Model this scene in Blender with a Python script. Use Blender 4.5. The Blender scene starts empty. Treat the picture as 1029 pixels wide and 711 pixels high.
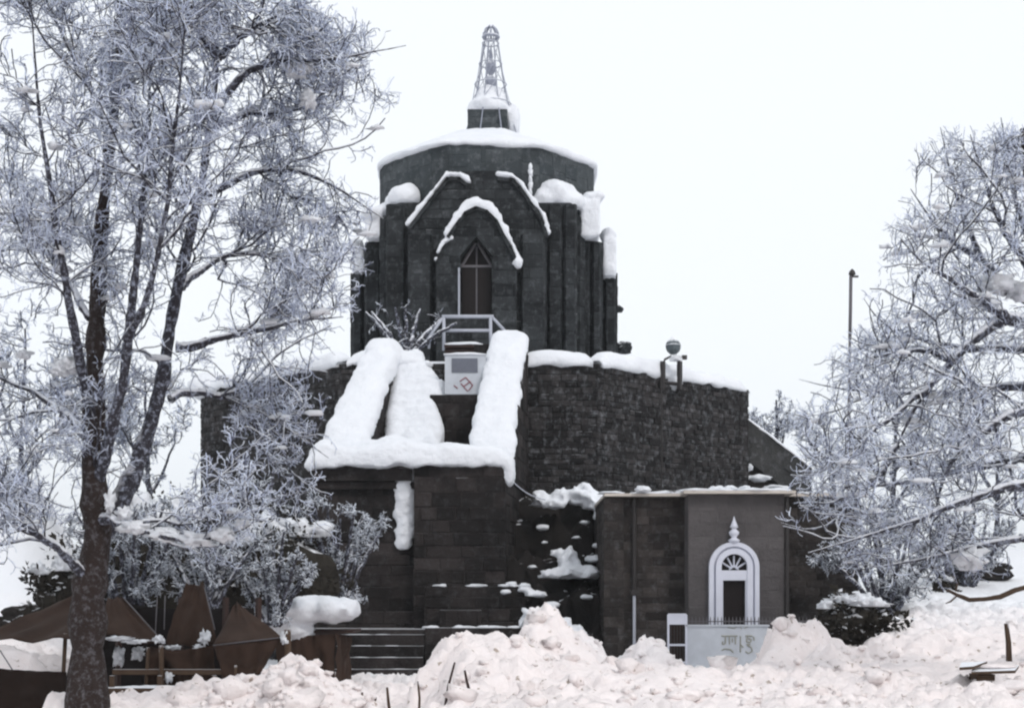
import bpy, bmesh, math, random
import numpy as np
from mathutils import Vector, noise as mnoise

S = bpy.context.scene
C = S.collection
F, U0, VH, EYE = 1429.0, 514.5, 600.0, 1.7      # focal length in photo pixels, centre column, horizon row, eye height

# ------------------------------------------------------------------ camera, sky, sun, exposure
cam_d = bpy.data.cameras.new("camera"); cam = bpy.data.objects.new("camera", cam_d); C.objects.link(cam)
cam.location = (0, 0, EYE); cam.rotation_euler = (math.pi/2, 0, 0)
cam_d.sensor_width = 36; cam_d.lens = 50; cam_d.shift_y = 0.2376
cam_d.clip_start = 0.1; cam_d.clip_end = 2000
S.camera = cam
SUN_EL, SUN_AZ = math.radians(42), math.radians(150)     # azimuth from +Y clockwise: from behind the camera, to the right
w = bpy.data.worlds.new("World"); S.world = w; w.use_nodes = True
nt = w.node_tree; nt.nodes.clear()
sky = nt.nodes.new("ShaderNodeTexSky"); sky.sky_type = 'NISHITA'; sky.sun_disc = False
sky.sun_elevation = SUN_EL; sky.sun_rotation = SUN_AZ
sky.air_density = 1.0; sky.dust_density = 4.0
hs = nt.nodes.new("ShaderNodeHueSaturation"); hs.inputs['Saturation'].default_value = 0.35
mx = nt.nodes.new("ShaderNodeMix"); mx.data_type = 'RGBA'; mx.inputs[0].default_value = 0.85   # closed cloud layer over the clear sky
mx.inputs[7].default_value = (9.55, 9.95, 10.4, 1)
bg = nt.nodes.new("ShaderNodeBackground"); bg.inputs[1].default_value = 0.1
ow = nt.nodes.new("ShaderNodeOutputWorld")
nt.links.new(sky.outputs[0], hs.inputs['Color']); nt.links.new(hs.outputs[0], mx.inputs[6])
nt.links.new(mx.outputs[2], bg.inputs[0]); nt.links.new(bg.outputs[0], ow.inputs[0])
sd = bpy.data.lights.new("sun", 'SUN'); sun = bpy.data.objects.new("sun", sd); C.objects.link(sun)
sd.energy = 0.95; sd.angle = math.radians(11); sd.color = (1.0, 0.93, 0.88)
sv = Vector((math.sin(SUN_AZ)*math.cos(SUN_EL), math.cos(SUN_AZ)*math.cos(SUN_EL), math.sin(SUN_EL)))
sun.rotation_euler = sv.to_track_quat('Z', 'Y').to_euler()
S.view_settings.view_transform = 'Standard'; S.view_settings.look = 'None'
S.view_settings.exposure = 0.22; S.view_settings.gamma = 1; S.view_settings.use_curve_mapping = False
S.cycles.max_bounces = 6; S.cycles.diffuse_bounces = 4; S.cycles.volume_bounces = 0
S.cycles.use_denoising = True; S.cycles.filter_width = 2.3

RNG = np.random.default_rng(7)
rnd = random.Random(11)

# ------------------------------------------------------------------ helpers
def P(u, v, Y):                                  # a point of the photograph at depth Y
    return ((u-U0)/F*Y, Y, EYE+(VH-v)/F*Y)
def X(u, Y): return (u-U0)/F*Y
def Z(v, Y): return EYE+(VH-v)/F*Y

ORG = {}
def thing(name, label, cat, loc=(0, 0, 0), group=None):
    o = bpy.data.objects.new(name, None); C.objects.link(o); o.location = loc; o.empty_display_size = 0.2
    o['label'] = label; o['category'] = cat
    if group: o['group'] = group
    ORG[o.name] = Vector(loc)
    return o
def tag(o, label=None, cat=None, group=None, kind=None):
    for k, v in (('label', label), ('category', cat), ('group', group), ('kind', kind)):
        if v: o[k] = v
    return o

class MB:
    def __init__(s): s.v = []; s.f = []; s.m = []; s.cm = 0
    def add(s, vs, fs):
        b = len(s.v); s.v.extend([tuple(p) for p in vs]); s.f.extend([tuple(i+b for i in f) for f in fs]); s.m.extend([s.cm]*len(fs))
    def box(s, x0, x1, y0, y1, z0, z1):
        s.add([(x0,y0,z0),(x1,y0,z0),(x1,y1,z0),(x0,y1,z0),(x0,y0,z1),(x1,y0,z1),(x1,y1,z1),(x0,y1,z1)],
              [(0,3,2,1),(4,5,6,7),(0,1,5,4),(1,2,6,5),(2,3,7,6),(3,0,4,7)])
    def hexa(s, lo, hi):                         # 4 lower and 4 upper corners
        s.add(list(lo)+list(hi), [(0,3,2,1),(4,5,6,7),(0,1,5,4),(1,2,6,5),(2,3,7,6),(3,0,4,7)])
    def prism(s, poly, z0, z1):
        n = len(poly)
        s.add([(x,y,z0) for x,y in poly]+[(x,y,z1) for x,y in poly],
              [tuple(range(n-1,-1,-1)), tuple(range(n,2*n))]+[(i,(i+1)%n,n+(i+1)%n,n+i) for i in range(n)])
    def profile(s, xz, y0, y1):                  # polygon in XZ (counter-clockwise seen from -Y) extruded along Y
        n = len(xz)
        s.add([(x,y0,z) for x,z in xz]+[(x,y1,z) for x,z in xz],
              [tuple(range(n)), tuple(range(2*n-1,n-1,-1))]+[(i,n+i,n+(i+1)%n,(i+1)%n) for i in range(n)])
    def tube(s, pts, r, k=6):
        pts = [Vector(p) for p in pts]; n = len(pts)
        rr = r if isinstance(r, (list, tuple)) else [r]*n
        vs = []
        for i, p in enumerate(pts):
            d = (pts[min(i+1,n-1)]-pts[max(i-1,0)]).normalized()
            a = d.cross(Vector((0,0,1)) if abs(d.z) < .9 else Vector((1,0,0))).normalized(); b = d.cross(a)
            for j in range(k):
                t = 2*math.pi*j/k; vs.append(p+a*(rr[i]*math.cos(t))+b*(rr[i]*math.sin(t)))
        fs = [(i*k+j, i*k+(j+1)%k, (i+1)*k+(j+1)%k, (i+1)*k+j) for i in range(n-1) for j in range(k)]
        fs += [tuple(range(k-1,-1,-1)), tuple(range((n-1)*k, n*k))]
        s.add(vs, fs)
    def bar(s, a, b, t, t2=None):
        s.tube([a, b], t*.707, 4)
    def lathe(s, c, prof, k=20):
        vs = []; n = len(prof)
        for r, z in prof:
            for j in range(k):
                t = 2*math.pi*j/k; vs.append((c[0]+r*math.cos(t), c[1]+r*math.sin(t), c[2]+z))
        fs = [(i*k+j, i*k+(j+1)%k, (i+1)*k+(j+1)%k, (i+1)*k+j) for i in range(n-1) for j in range(k)]
        fs += [tuple(range(k-1,-1,-1)), tuple(range((n-1)*k, n*k))]
        s.add(vs, fs)
    def blob(s, c, r, sub=3, amp=.18, fr=1.3, seed=0, flat=None):
        bm = bmesh.new(); bmesh.ops.create_icosphere(bm, subdivisions=sub, radius=1)
        rx, ry, rz = r if isinstance(r, (tuple, list)) else (r, r, r)
        vs = []
        for q in bm.verts:
            d = q.co.normalized()
            h = 1+amp*mnoise.noise(d*fr+Vector((seed*3.1, seed*1.7, seed)))*1.6+amp*.5*mnoise.noise(d*fr*2.7+Vector((seed, 9, 4)))
            z = d.z*h*rz
            if flat is not None and z < -flat*rz: z = -flat*rz+(z+flat*rz)*.1
            vs.append((c[0]+d.x*h*rx, c[1]+d.y*h*ry, c[2]+z))
        fs = [tuple(q.index for q in f.verts) for f in bm.faces]; bm.free()
        s.add(vs, fs)
    def build(s, name, mat, parent=None, smooth=False):
        off = Vector((0,0,0))
        if parent is not None: off = ORG[parent.name]
        me = bpy.data.meshes.new(name)
        me.from_pydata([(a-off.x, b-off.y, c-off.z) for a, b, c in s.v], [], s.f)
        for m in (mat if isinstance(mat, (list, tuple)) else [mat]): me.materials.append(m)
        if any(s.m): me.polygons.foreach_set('material_index', s.m)
        if smooth: me.polygons.foreach_set('use_smooth', [True]*len(me.polygons))
        me.update()
        o = bpy.data.objects.new(name, me); C.objects.link(o)
        if parent is not None:
            o.parent = parent
            if any(q in name for q in ('snow', 'dusting')): o['kind'] = 'stuff'
        ORG[o.name] = off
        return o

def quads_mesh(name, V, Q, mats, parent=None, mi=None, smooth=True):
    off = np.array(ORG[parent.name]) if parent is not None else np.zeros(3)
    V = (np.asarray(V, dtype=np.float32)-off.astype(np.float32)); Q = np.asarray(Q, dtype=np.int32)
    me = bpy.data.meshes.new(name)
    me.vertices.add(len(V)); me.vertices.foreach_set('co', V.ravel())
    me.loops.add(Q.size); me.loops.foreach_set('vertex_index', Q.ravel())
    me.polygons.add(len(Q)); me.polygons.foreach_set('loop_start', np.arange(0, Q.size, 4, dtype=np.int32))
    for m in (mats if isinstance(mats, (list, tuple)) else [mats]): me.materials.append(m)
    if mi is not None: me.polygons.foreach_set('material_index', np.asarray(mi, dtype=np.int32))
    me.polygons.foreach_set('use_smooth', np.full(len(Q), smooth))
    me.update(calc_edges=True)
    o = bpy.data.objects.new(name, me); C.objects.link(o)
    if parent is not None:
        o.parent = parent
        if 'snow' in name: o['kind'] = 'stuff'
    ORG[o.name] = Vector([float(q) for q in off])
    return o

def stone_face(mb, p0, p1, z0, z1, course, bw, proud=.03, gap=.012, ragged=0, topf=None):
    p0 = Vector((p0[0], p0[1])); p1 = Vector((p1[0], p1[1])); d = p1-p0; L = d.length; d /= L
    nn = Vector((d.y, -d.x))
    z = z0
    while z < z1-.03:
        h = course*rnd.uniform(.82, 1.2)
        if z+h > z1-.06: h = z1-z
        last = z+h >= z1-.001
        s = -proud*.7-rnd.uniform(0, bw*.5)
        while s < L+proud*.5:
            wd = bw*rnd.uniform(.55, 1.5); a = max(s, -proud*.7); b = min(s+wd, L+proud*.7); s += wd
            if b-a < .05: continue
            if last and ragged and rnd.random() < ragged: continue
            if topf and z+h > topf(p0+d*((a+b)/2)): continue
            pr = rnd.uniform(.006, proud); c = min(.022, h*.15)
            J = lambda: rnd.uniform(-.006, .006)
            vs = []
            for off, ins in ((-.05, 0), (pr*.55, 0), (pr, c)):
                for (q, zz) in ((a+gap/2+ins, z+gap/2+ins), (b-gap/2-ins, z+gap/2+ins), (b-gap/2-ins, z+h-gap/2-ins), (a+gap/2+ins, z+h-gap/2-ins)):
                    xy = p0+d*(q+J())+nn*(off+(J() if off > 0 else 0)); vs.append((xy.x, xy.y, zz+J()))
            fs = [(8,9,10,11)]
            for r in (0, 4): fs += [(r+i, r+(i+1)%4, r+4+(i+1)%4, r+4+i) for i in range(4)]
            mb.add(vs, fs)
        z += h
def stone_prism(mb, poly, z0, z1, course, bw, proud=.03, ragged=0, skip=(), core=True, gap=.012):
    if core: mb.prism(poly, z0, z1)
    for i in range(len(poly)):
        if i in skip: continue
        stone_face(mb, poly[i], poly[(i+1)%len(poly)], z0, z1, course, bw, proud, gap, ragged)
def rect(x0, x1, y0, y1): return [(x0,y0),(x1,y0),(x1,y1),(x0,y1)]

# numpy noise
def _h(ix, iy, s):
    n = (ix.astype(np.int64)*374761393+iy.astype(np.int64)*668265263+s*974634777) & 0x7fffffff
    n = ((n ^ (n >> 13))*1274126177) & 0x7fffffff
    return ((n ^ (n >> 16)) & 0xffff)/65535.0
def vnoise(x, y, s=0):
    ix = np.floor(x); iy = np.floor(y); fx = x-ix; fy = y-iy
    fx = fx*fx*(3-2*fx); fy = fy*fy*(3-2*fy)
    a = _h(ix,iy,s); b = _h(ix+1,iy,s); c = _h(ix,iy+1,s); d = _h(ix+1,iy+1,s)
    return (a*(1-fx)+b*fx)*(1-fy)+(c*(1-fx)+d*fx)*fy
def worley(x, y, s=0):
    ix = np.floor(x); iy = np.floor(y); best = np.full(x.shape, 9.0)
    for i in (-1,0,1):
        for j in (-1,0,1):
            cx = ix+i; cy = iy+j
            d = (cx+_h(cx,cy,s)-x)**2+(cy+_h(cx,cy,s+5)-y)**2
            best = np.minimum(best, d)
    return np.sqrt(best)
def sstep(a, b, x):
    t = np.clip((x-a)/(b-a), 0, 1); return t*t*(3-2*t)

# ------------------------------------------------------------------ materials
def new_mat(name):
    m = bpy.data.materials.new(name); m.use_nodes = True
    t = m.node_tree; b = t.nodes['Principled BSDF']; b.inputs['Specular IOR Level'].default_value = 0.2
    return m, t, b
def N(t, typ, **k):
    n = t.nodes.new(typ)
    for a, v in k.items(): setattr(n, a, v)
    return n
def mixc(t, fac, a, b, mode='MIX'):
    n = N(t, 'ShaderNodeMix', data_type='RGBA', blend_type=mode)
    for i, q in ((0, fac), (6, a), (7, b)):
        if isinstance(q, (int, float)): n.inputs[i].default_value = q
        elif isinstance(q, tuple): n.inputs[i].default_value = (*q, 1)
        else: t.links.new(q, n.inputs[i])
    return n.outputs[2]
def noise_n(t, scale, detail=5, rough=.6, coord=None):
    n = N(t, 'ShaderNodeTexNoise'); n.inputs['Scale'].default_value = scale; n.inputs['Detail'].default_value = detail
    n.inputs['Roughness'].default_value = rough
    if coord is None:
        g = N(t, 'ShaderNodeNewGeometry'); coord = g.outputs['Position']
    t.links.new(coord, n.inputs['Vector'])
    return n.outputs[0]
def ramp(t, fac, stops):
    r = N(t, 'ShaderNodeValToRGB'); e = r.color_ramp.elements
    while len(e) < len(stops): e.new(.5)
    for q, (p, c) in zip(e, stops):
        q.position = p; q.color = (c, c, c, 1) if isinstance(c, (int, float)) else (*c, 1)
    t.links.new(fac, r.inputs[0]); return r.outputs[0]
def math_n(t, op, a, b=None, clamp=False):
    n = N(t, 'ShaderNodeMath', operation=op, use_clamp=clamp)
    for i, q in ((0, a), (1, b)):
        if q is None: continue
        if isinstance(q, (int, float)): n.inputs[i].default_value = q
        else: t.links.new(q, n.inputs[i])
    return n.outputs[0]
def bump(t, b, h, strength=.5, dist=.02):
    n = N(t, 'ShaderNodeBump'); n.inputs['Strength'].default_value = strength; n.inputs['Distance'].default_value = dist
    t.links.new(h, n.inputs['Height']); t.links.new(n.outputs[0], b.inputs['Normal'])
def up_mask(t, lo, hi, nscale=3, namp=.5):       # where snow would lie: faces looking up, broken by noise
    g = N(t, 'ShaderNodeNewGeometry'); s = N(t, 'ShaderNodeSeparateXYZ'); t.links.new(g.outputs['Normal'], s.inputs[0])
    nz = noise_n(t, nscale, 4)
    v = math_n(t, 'ADD', s.outputs[2], math_n(t, 'MULTIPLY', math_n(t, 'SUBTRACT', nz, .5), namp))
    return ramp(t, v, [(lo, 0.0), (hi, 1.0)])

def stone_mat(name, ca, cb, stain=(.02,.02,.02), frost=.0, dust=(.80,1.15), damp=.9):
    m, t, b = new_mat(name)
    g = N(t, 'ShaderNodeNewGeometry')
    base = mixc(t, g.outputs['Random Per Island'], ca, cb)
    n1 = noise_n(t, 1.3, 7, .65); base = mixc(t, ramp(t, n1, [(.44, 0.0), (.66, .85)]), base, stain)
    n2 = noise_n(t, 14, 6, .7); base = mixc(t, math_n(t, 'MULTIPLY', n2, .55), base, tuple(q*.45 for q in ca))
    if frost:
        n3 = noise_n(t, 5, 8, .75); base = mixc(t, math_n(t, 'MULTIPLY', ramp(t, n3, [(.52, 0.0), (.72, 1.0)]), frost), base, (.45,.48,.52))
    base = mixc(t, math_n(t, 'MULTIPLY', up_mask(t, dust[0], dust[1], 3.5, 1.1), damp), base, (.70,.72,.76))
    t.links.new(base, b.inputs['Base Color']); b.inputs['Roughness'].default_value = .85
    bump(t, b, noise_n(t, 16, 8, .72), .9, .04)
    return m
M = {}
M['stone_temple'] = stone_mat('temple stone', (.010,.012,.0138), (.052,.058,.063), (.009,.0105,.012), frost=.16)
M['stone_drum'] = stone_mat('drum stone', (.040,.050,.056), (.085,.097,.104), (.032,.038,.042), frost=.2)
M['stone_plinth'] = stone_mat('plinth stone', (.009,.0085,.009), (.060,.055,.056), (.009,.008,.008), frost=.34, damp=.45)
M['stone_stair'] = stone_mat('stair stone', (.010,.0082,.008), (.052,.043,.042), (.007,.006,.006), frost=.07, damp=.6)
M['stone_annex'] = stone_mat('annex stone', (.024,.0205,.0195), (.082,.071,.067), (.020,.0172,.0163), frost=.14, damp=.4)
M['stone_porch'] = stone_mat('porch stone', (.098,.091,.093), (.128,.119,.121), (.077,.071,.073), damp=.3)
M['rock'] = stone_mat('dark rock', (.020,.017,.016), (.036,.03,.028), (.010,.009,.009), dust=(.95,1.2))

def snow_mat(name, col, dirt_cast=None, spots=0):
    m, t, b = new_mat(name)
    n = noise_n(t, 2.2, 5); c = mixc(t, ramp(t, n, [(.35, 0.0), (.7, 1.0)]), col, tuple(q*.94 for q in col))
    if dirt_cast:
        d = ramp(t, noise_n(t, 1.6, 6, .7), [(.50, 0.0), (.68, .55)]); c = mixc(t, d, c, dirt_cast)
    if spots:
        d = ramp(t, noise_n(t, 6.5, 3, .55), [(.655, 0.0), (.71, spots)]); c = mixc(t, d, c, (.22,.15,.09))
    if dirt_cast:                                     # pinkish light cast is coloured into the dirty courtyard snow, cool tint beyond
        g = N(t, 'ShaderNodeNewGeometry'); sp = N(t, 'ShaderNodeSeparateXYZ'); t.links.new(g.outputs['Position'], sp.inputs[0])
        far = math_n(t, 'ADD', sp.outputs[1], math_n(t, 'MULTIPLY', noise_n(t, .5, 4), 6.0))
        r_ = N(t, 'ShaderNodeMapRange'); r_.inputs[1].default_value = 29; r_.inputs[2].default_value = 34; t.links.new(far, r_.inputs[0])
        c = mixc(t, r_.outputs[0], c, (.82,.835,.87))
    t.links.new(c, b.inputs['Base Color']); b.inputs['Roughness'].default_value = .75
    b.inputs['Specular IOR Level'].default_value = .1
    bump(t, b, math_n(t, 'ADD', noise_n(t, 9, 6, .65), math_n(t, 'MULTIPLY', noise_n(t, 45, 4, .7), .35)), .75, .07)
    return m
M['snow'] = snow_mat('settled snow', (.785,.81,.855))
M['snow_ground'] = snow_mat('shovelled snow', (.935,.87,.862), dirt_cast=(.88,.79,.77), spots=.7)

def plain(name, col, rough=.6, nv=.25, scale=6, metal=0, snow=None, bmp=.25):
    m, t, b = new_mat(name)
    n = noise_n(t, scale, 6, .65); c = mixc(t, n, tuple(q*(1-nv) for q in col), tuple(min(1, q*(1+nv)) for q in col))
    if snow: c = mixc(t, up_mask(t, snow[0], snow[1], 6, .6), c, (.8,.82,.86))
    t.links.new(c, b.inputs['Base Color']); b.inputs['Roughness'].default_value = rough; b.inputs['Metallic'].default_value = metal
    if bmp: bump(t, b, noise_n(t, scale*5, 5), bmp, .01)
    return m
M['white_paint'] = plain('weathered white paint', (.58,.60,.68), .5, .12, 3)
M['white_wall'] = plain('frosty whitewash', (.47,.50,.545), .7, .22, 4)
M['gold'] = plain('dull gilt letters', (.31,.31,.27), .5, .3)
M['dark_wood'] = plain('dark wood', (.035,.02,.017), .6, .4, 8)
M['door_wood'] = plain('door wood', (.008,.005,.005), .6, .4, 8)
M['wood'] = plain('weathered plank', (.06,.038,.025), .75, .35, 9, snow=(.6,.8))
M['dark_metal'] = plain('dark iron', (.035,.032,.032), .5, .3, 9)
M['grey_metal'] = plain('frosted pipe rail', (.40,.42,.48), .5, .2, 9)
M['spire_metal'] = plain('spire ironwork', (.27,.29,.35), .5, .25, 9, snow=(.35,.7))
M['teal_glass'] = plain('grey green lamp glass', (.085,.105,.115), .35, .6, 14, snow=(.45,.75))
M['canvas'] = plain('brown canvas', (.037,.022,.016), .9, .5, 2.5)
M['corner_dark'] = plain('dark brown corner sheet', (.014,.008,.006), .9, .3, 4)
M['gap_shade'] = plain('interior shade black', (.008,.006,.006), .95, .2, 4)  # near black colour standing in for shade in gaps and interiors
M['grey_panel'] = plain('grey notice face', (.12,.13,.16), .4, .2, 9)
M['red'] = plain('faded red paint', (.28,.13,.15), .6, .2, 9)
M['pole'] = plain('grey pole', (.11,.105,.115), .6, .25, 9)
M['roof_edge'] = plain('snowy concrete edge', (.50,.46,.42), .8, .25, 6, snow=(.3,.6))
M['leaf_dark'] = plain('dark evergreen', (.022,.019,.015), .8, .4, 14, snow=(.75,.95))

def bark_mat(name, dark, frost, amt):
    m, t, b = new_mat(name)
    n = noise_n(t, 7, 6, .7); c = mixc(t, n, tuple(q*.6 for q in dark), tuple(q*1.5 for q in dark))
    c = mixc(t, math_n(t, 'MULTIPLY', ramp(t, noise_n(t, 15, 7, .75), [(.50, 0.0), (.62, 1.0)]), amt), c, frost)
    c = mixc(t, up_mask(t, .30, .62, 5, .7), c, (.80,.82,.88))
    t.links.new(c, b.inputs['Base Color']); b.inputs['Roughness'].default_value = .9
    bump(t, b, noise_n(t, 26, 7, .7), 1.0, .03)
    return m
M['bark'] = bark_mat('dark rough bark', (.028,.020,.018), (.36,.37,.42), .20)
M['bark_thin'] = bark_mat('frosted branch bark', (.034,.032,.040), (.50,.55,.68), .62)
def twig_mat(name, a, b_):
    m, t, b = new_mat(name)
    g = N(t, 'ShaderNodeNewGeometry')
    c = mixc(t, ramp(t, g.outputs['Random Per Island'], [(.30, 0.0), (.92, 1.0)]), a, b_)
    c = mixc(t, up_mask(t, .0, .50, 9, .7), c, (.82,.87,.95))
    t.links.new(c, b.inputs['Base Color']); b.inputs['Roughness'].default_value = .9
    return m
M['twig'] = twig_mat('rime covered twigs', (.17,.19,.27), (.70,.78,.97))
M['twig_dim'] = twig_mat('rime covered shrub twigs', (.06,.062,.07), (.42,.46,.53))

# ------------------------------------------------------------------ the setting: snow ground
def ground_h(x, y):
    def uu(Y): return U0+x/Y*F
    xw = x+.55*(vnoise(x*1.1, y*1.1, 41)-.5)+.28*(vnoise(x*2.9, y*2.9, 42)-.5); yw = y+1.1*(vnoise(x*.9, y*.9, 43)-.5)+.5*(vnoise(x*2.3, y*2.3, 44)-.5)
    def ridge(Y, us, vs, wf, wb, low):
        x, y = xw, yw
        def uu(Y): return U0+x/Y*F
        z = Z(np.interp(uu(Y), us, vs), Y)
        s = np.where(y < Y, 1-sstep(0, wf, Y-y), 1-sstep(0, wb, y-Y))
        return low+(z-low)*s
    uloc = U0+x/np.maximum(y, 10)*F
    right = sstep(425, 470, U0+x/21*F)
    base = -.75*sstep(17, 20, y)+.02+.40*right*(1-sstep(20, 27, y))+.87*right*sstep(17, 20, y)
    base = base + .30*(1-sstep(10, 15.5, y))
    lo = base
    h = base
    rr = [ridge(18.2, [-900,0,58,74,110,150,200,250,285,298,305,312,320,335,360,385,396], [745,745,740,708,706,699,691,684,673,662,655,658,668,683,692,701,760], 3.5, 2.2, lo),
          ridge(22, [418,426,432,445,460,480,510,522,535,560,600,640,700,760,900,1300], [760,700,657,650,641,644,640,650,664,669,675,673,677,677,673,670], 5.0, 2.6, lo),
          ridge(27.6, [522,528,533,538,546,557,571,588,605,620], [760,655,620,612,613,621,635,651,668,740], 3.6, 2.5, lo),
          ridge(28.0, [600,622,640,655,668,674], [720,668,651,643,640,730], 2.0, 1.8, lo),
          ridge(25, [752,766,774,785,800,815,835,850,870,900,930,1300], [720,660,634,629,632,630,642,653,659,650,646,642], 2.4, 2.6, lo),
          ridge(23.5, [-900,0,40,62,74], [636,646,656,670,740], 1.5, 3.5, lo)]
    for r in rr: h = np.maximum(h, r)
    mr = sstep(800, 930, uloc)*sstep(23, 26, y)
    zr = .95+(np.minimum(y, 44)-26)*.125
    h = h*(1-mr)+np.maximum(h, zr)*mr
    ml = sstep(130, -10, uloc) if False else (1-sstep(10, 150, uloc))
    zl = np.clip((y-25)*.27, 0, 6.2)
    h = np.maximum(h, ml*zl)
    n = (vnoise(x*.9, y*.9, 1)-.5)*.30+(vnoise(x*2.3, y*2.3, 2)-.5)*.14
    wx = x+.25*(vnoise(x*3, y*3, 8)-.5); wy = y+.25*(vnoise(x*3+9, y*3, 9)-.5)
    cl = (.6-worley(wx*1.7, wy*1.7, 3))*.20+(.5-worley(wx*4.3, wy*4.3, 4))*.21+(.5-worley(wx*8, wy*8, 6))*.06+(.5-worley(wx*17, wy*17, 7))*.02
    rough = .35+.65*(1-sstep(28.5, 34, y))
    patch = .45+.55*sstep(.35, .6, vnoise(x*.55, y*.55, 12))
    h = h+n*.6*rough+cl*rough*patch
    far = sstep(60, 220, y)
    return h*(1-far)+far*2.0
def axis(lo, hi, step, ext, g=1.18):
    a = list(np.arange(lo, hi, step)); s = step
    while a[-1] < ext[1]: s *= g; a.append(a[-1]+s)
    s = step; b = [lo]
    while b[-1] > ext[0]: s *= g; b.append(b[-1]-s)
    return np.array(b[:0:-1]+a)
gx = axis(-9.5, 11, .055, (-700, 700)); gy = axis(13.5, 31, .06, (-60, 900))
GX, GY = np.meshgrid(gx, gy)
GZ = ground_h(GX, GY)
ny, nx = GX.shape
idx = np.arange(ny*nx).reshape(ny, nx)
Q = np.stack([idx[:-1,:-1], idx[:-1,1:], idx[1:,1:], idx[1:,:-1]], -1).reshape(-1, 4)
ground = quads_mesh('snow_ground', np.stack([GX, GY, GZ], -1).reshape(-1, 3), Q, M['snow_ground'])
tag(ground, 'trampled and shovelled pinkish white snow over the courtyard', kind='structure')
def gz(x, y): return float(ground_h(np.array([float(x)]), np.array([float(y)]))[0])

# loose clods of shovelled snow
cl = MB()
for i in range(750):
    y = rnd.choice([rnd.uniform(15, 18.5), rnd.uniform(18, 25), rnd.uniform(24, 28)]); u = rnd.choice([rnd.uniform(420, 1030), rnd.uniform(420, 900), rnd.uniform(180, 380)])
    if u < 400: y = rnd.uniform(15.5, 18)
    x = X(u, y); r = rnd.uniform(.02, .065)*(2.8 if rnd.random() < .12 else 1)
    cl.blob((x, y, gz(x, y)+r*.25), (r*rnd.uniform(.8, 1.5), r*rnd.uniform(.8, 1.4), r*rnd.uniform(.6, 1)), 2, .55, 2.2, i)
tag(cl.build('snow_clods', M['snow_ground'], smooth=True), 'loose clods of shovelled snow lying on the snow banks', kind='stuff')

# ------------------------------------------------------------------ snow builders
def snow_strip(mb, path, width, height, over=.10, seed=0, step=.14, amp=.10, flatness=2.6, bottom=True):
    """a rounded ridge of snow along a wall top: path = points on the wall top's centre line"""
    pts = [Vector(p) for p in path]; W = width if isinstance(width, (list, tuple)) else [width]*len(pts)
    H = height if isinstance(height, (list, tuple)) else [height]*len(pts)
    rs = []
    for i in range(len(pts)-1):
        n = max(2, int((pts[i+1]-pts[i]).length/step))
        for k in range(n): rs.append((pts[i].lerp(pts[i+1], k/n), W[i]+(W[i+1]-W[i])*k/n, H[i]+(H[i+1]-H[i])*k/n))
    rs.append((pts[-1], W[-1], H[-1]))
    n = len(rs); K = 15; vs = []
    acc = 0
    for i, (p, wd, ht) in enumerate(rs):
        d = (rs[min(i+1, n-1)][0]-rs[max(i-1, 0)][0]); 
        side = Vector((d.y, -d.x, 0))
        side = side.normalized() if side.length > 1e-4 else Vector((1, 0, 0))
        if i: acc += (p-rs[i-1][0]).length
        endd = min(acc, 1e9); 
        e = min(1, (i+.25)/2.5, (n-1-i+.25)/2.5); e = math.sqrt(max(e, .02))
        nw = 1+amp*2*mnoise.noise(Vector((acc*1.3, seed*7.7, 0))); nh = 1+amp*3*mnoise.noise(Vector((acc*1.1, seed*3.3, 5)))
        for k in range(K):
            a = math.pi*(k/(K-1)); ca, sa = math.cos(a), math.sin(a)
            sx = math.copysign(abs(ca)**(2/flatness), ca)*wd/2*nw; sz = abs(sa)**(2/flatness)*ht*nh*e
            q = p+side*sx+Vector((0, 0, sz-over*(1-abs(sa))*(.5+mnoise.noise(Vector((acc*2.5, k*.9, seed))))))
            jn = mnoise.noise_vector(q*2.1+Vector((seed, 0, 0)))*.05*min(1, ht/.3)+mnoise.noise_vector(q*6)*.014
            vs.append(q+jn)
    fs = [(i*K+k, i*K+k+1, (i+1)*K+k+1, (i+1)*K+k) for i in range(n-1) for k in range(K-1)]
    fs += [((i+1)*K, (i+1)*K+K-1, i*K+K-1, i*K) for i in range(n-1)]
    fs += [tuple(range(K)), tuple(range(n*K-1, (n-1)*K-1, -1))]
    mb.add(vs, fs)
def remesh(o, vox=.06, it=4):
    r = o.modifiers.new('r', 'REMESH'); r.mode = 'VOXEL'; r.voxel_size = vox; r.use_smooth_shade = True
    s = o.modifiers.new('s', 'SMOOTH'); s.factor = .5; s.iterations = max(2, it-2)
    for nm, sc, st in (('coarse', .38, .10), ('fine', .09, .035)):
        if nm not in bpy.data.textures: tx = bpy.data.textures.new(nm, 'CLOUDS'); tx.noise_scale = sc; tx.noise_depth = 3
        d = o.modifiers.new(nm, 'DISPLACE'); d.texture = bpy.data.textures[nm]; d.texture_coords = 'GLOBAL'; d.strength = st*min(1, vox/.05); d.mid_level = .5
    return o

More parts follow.
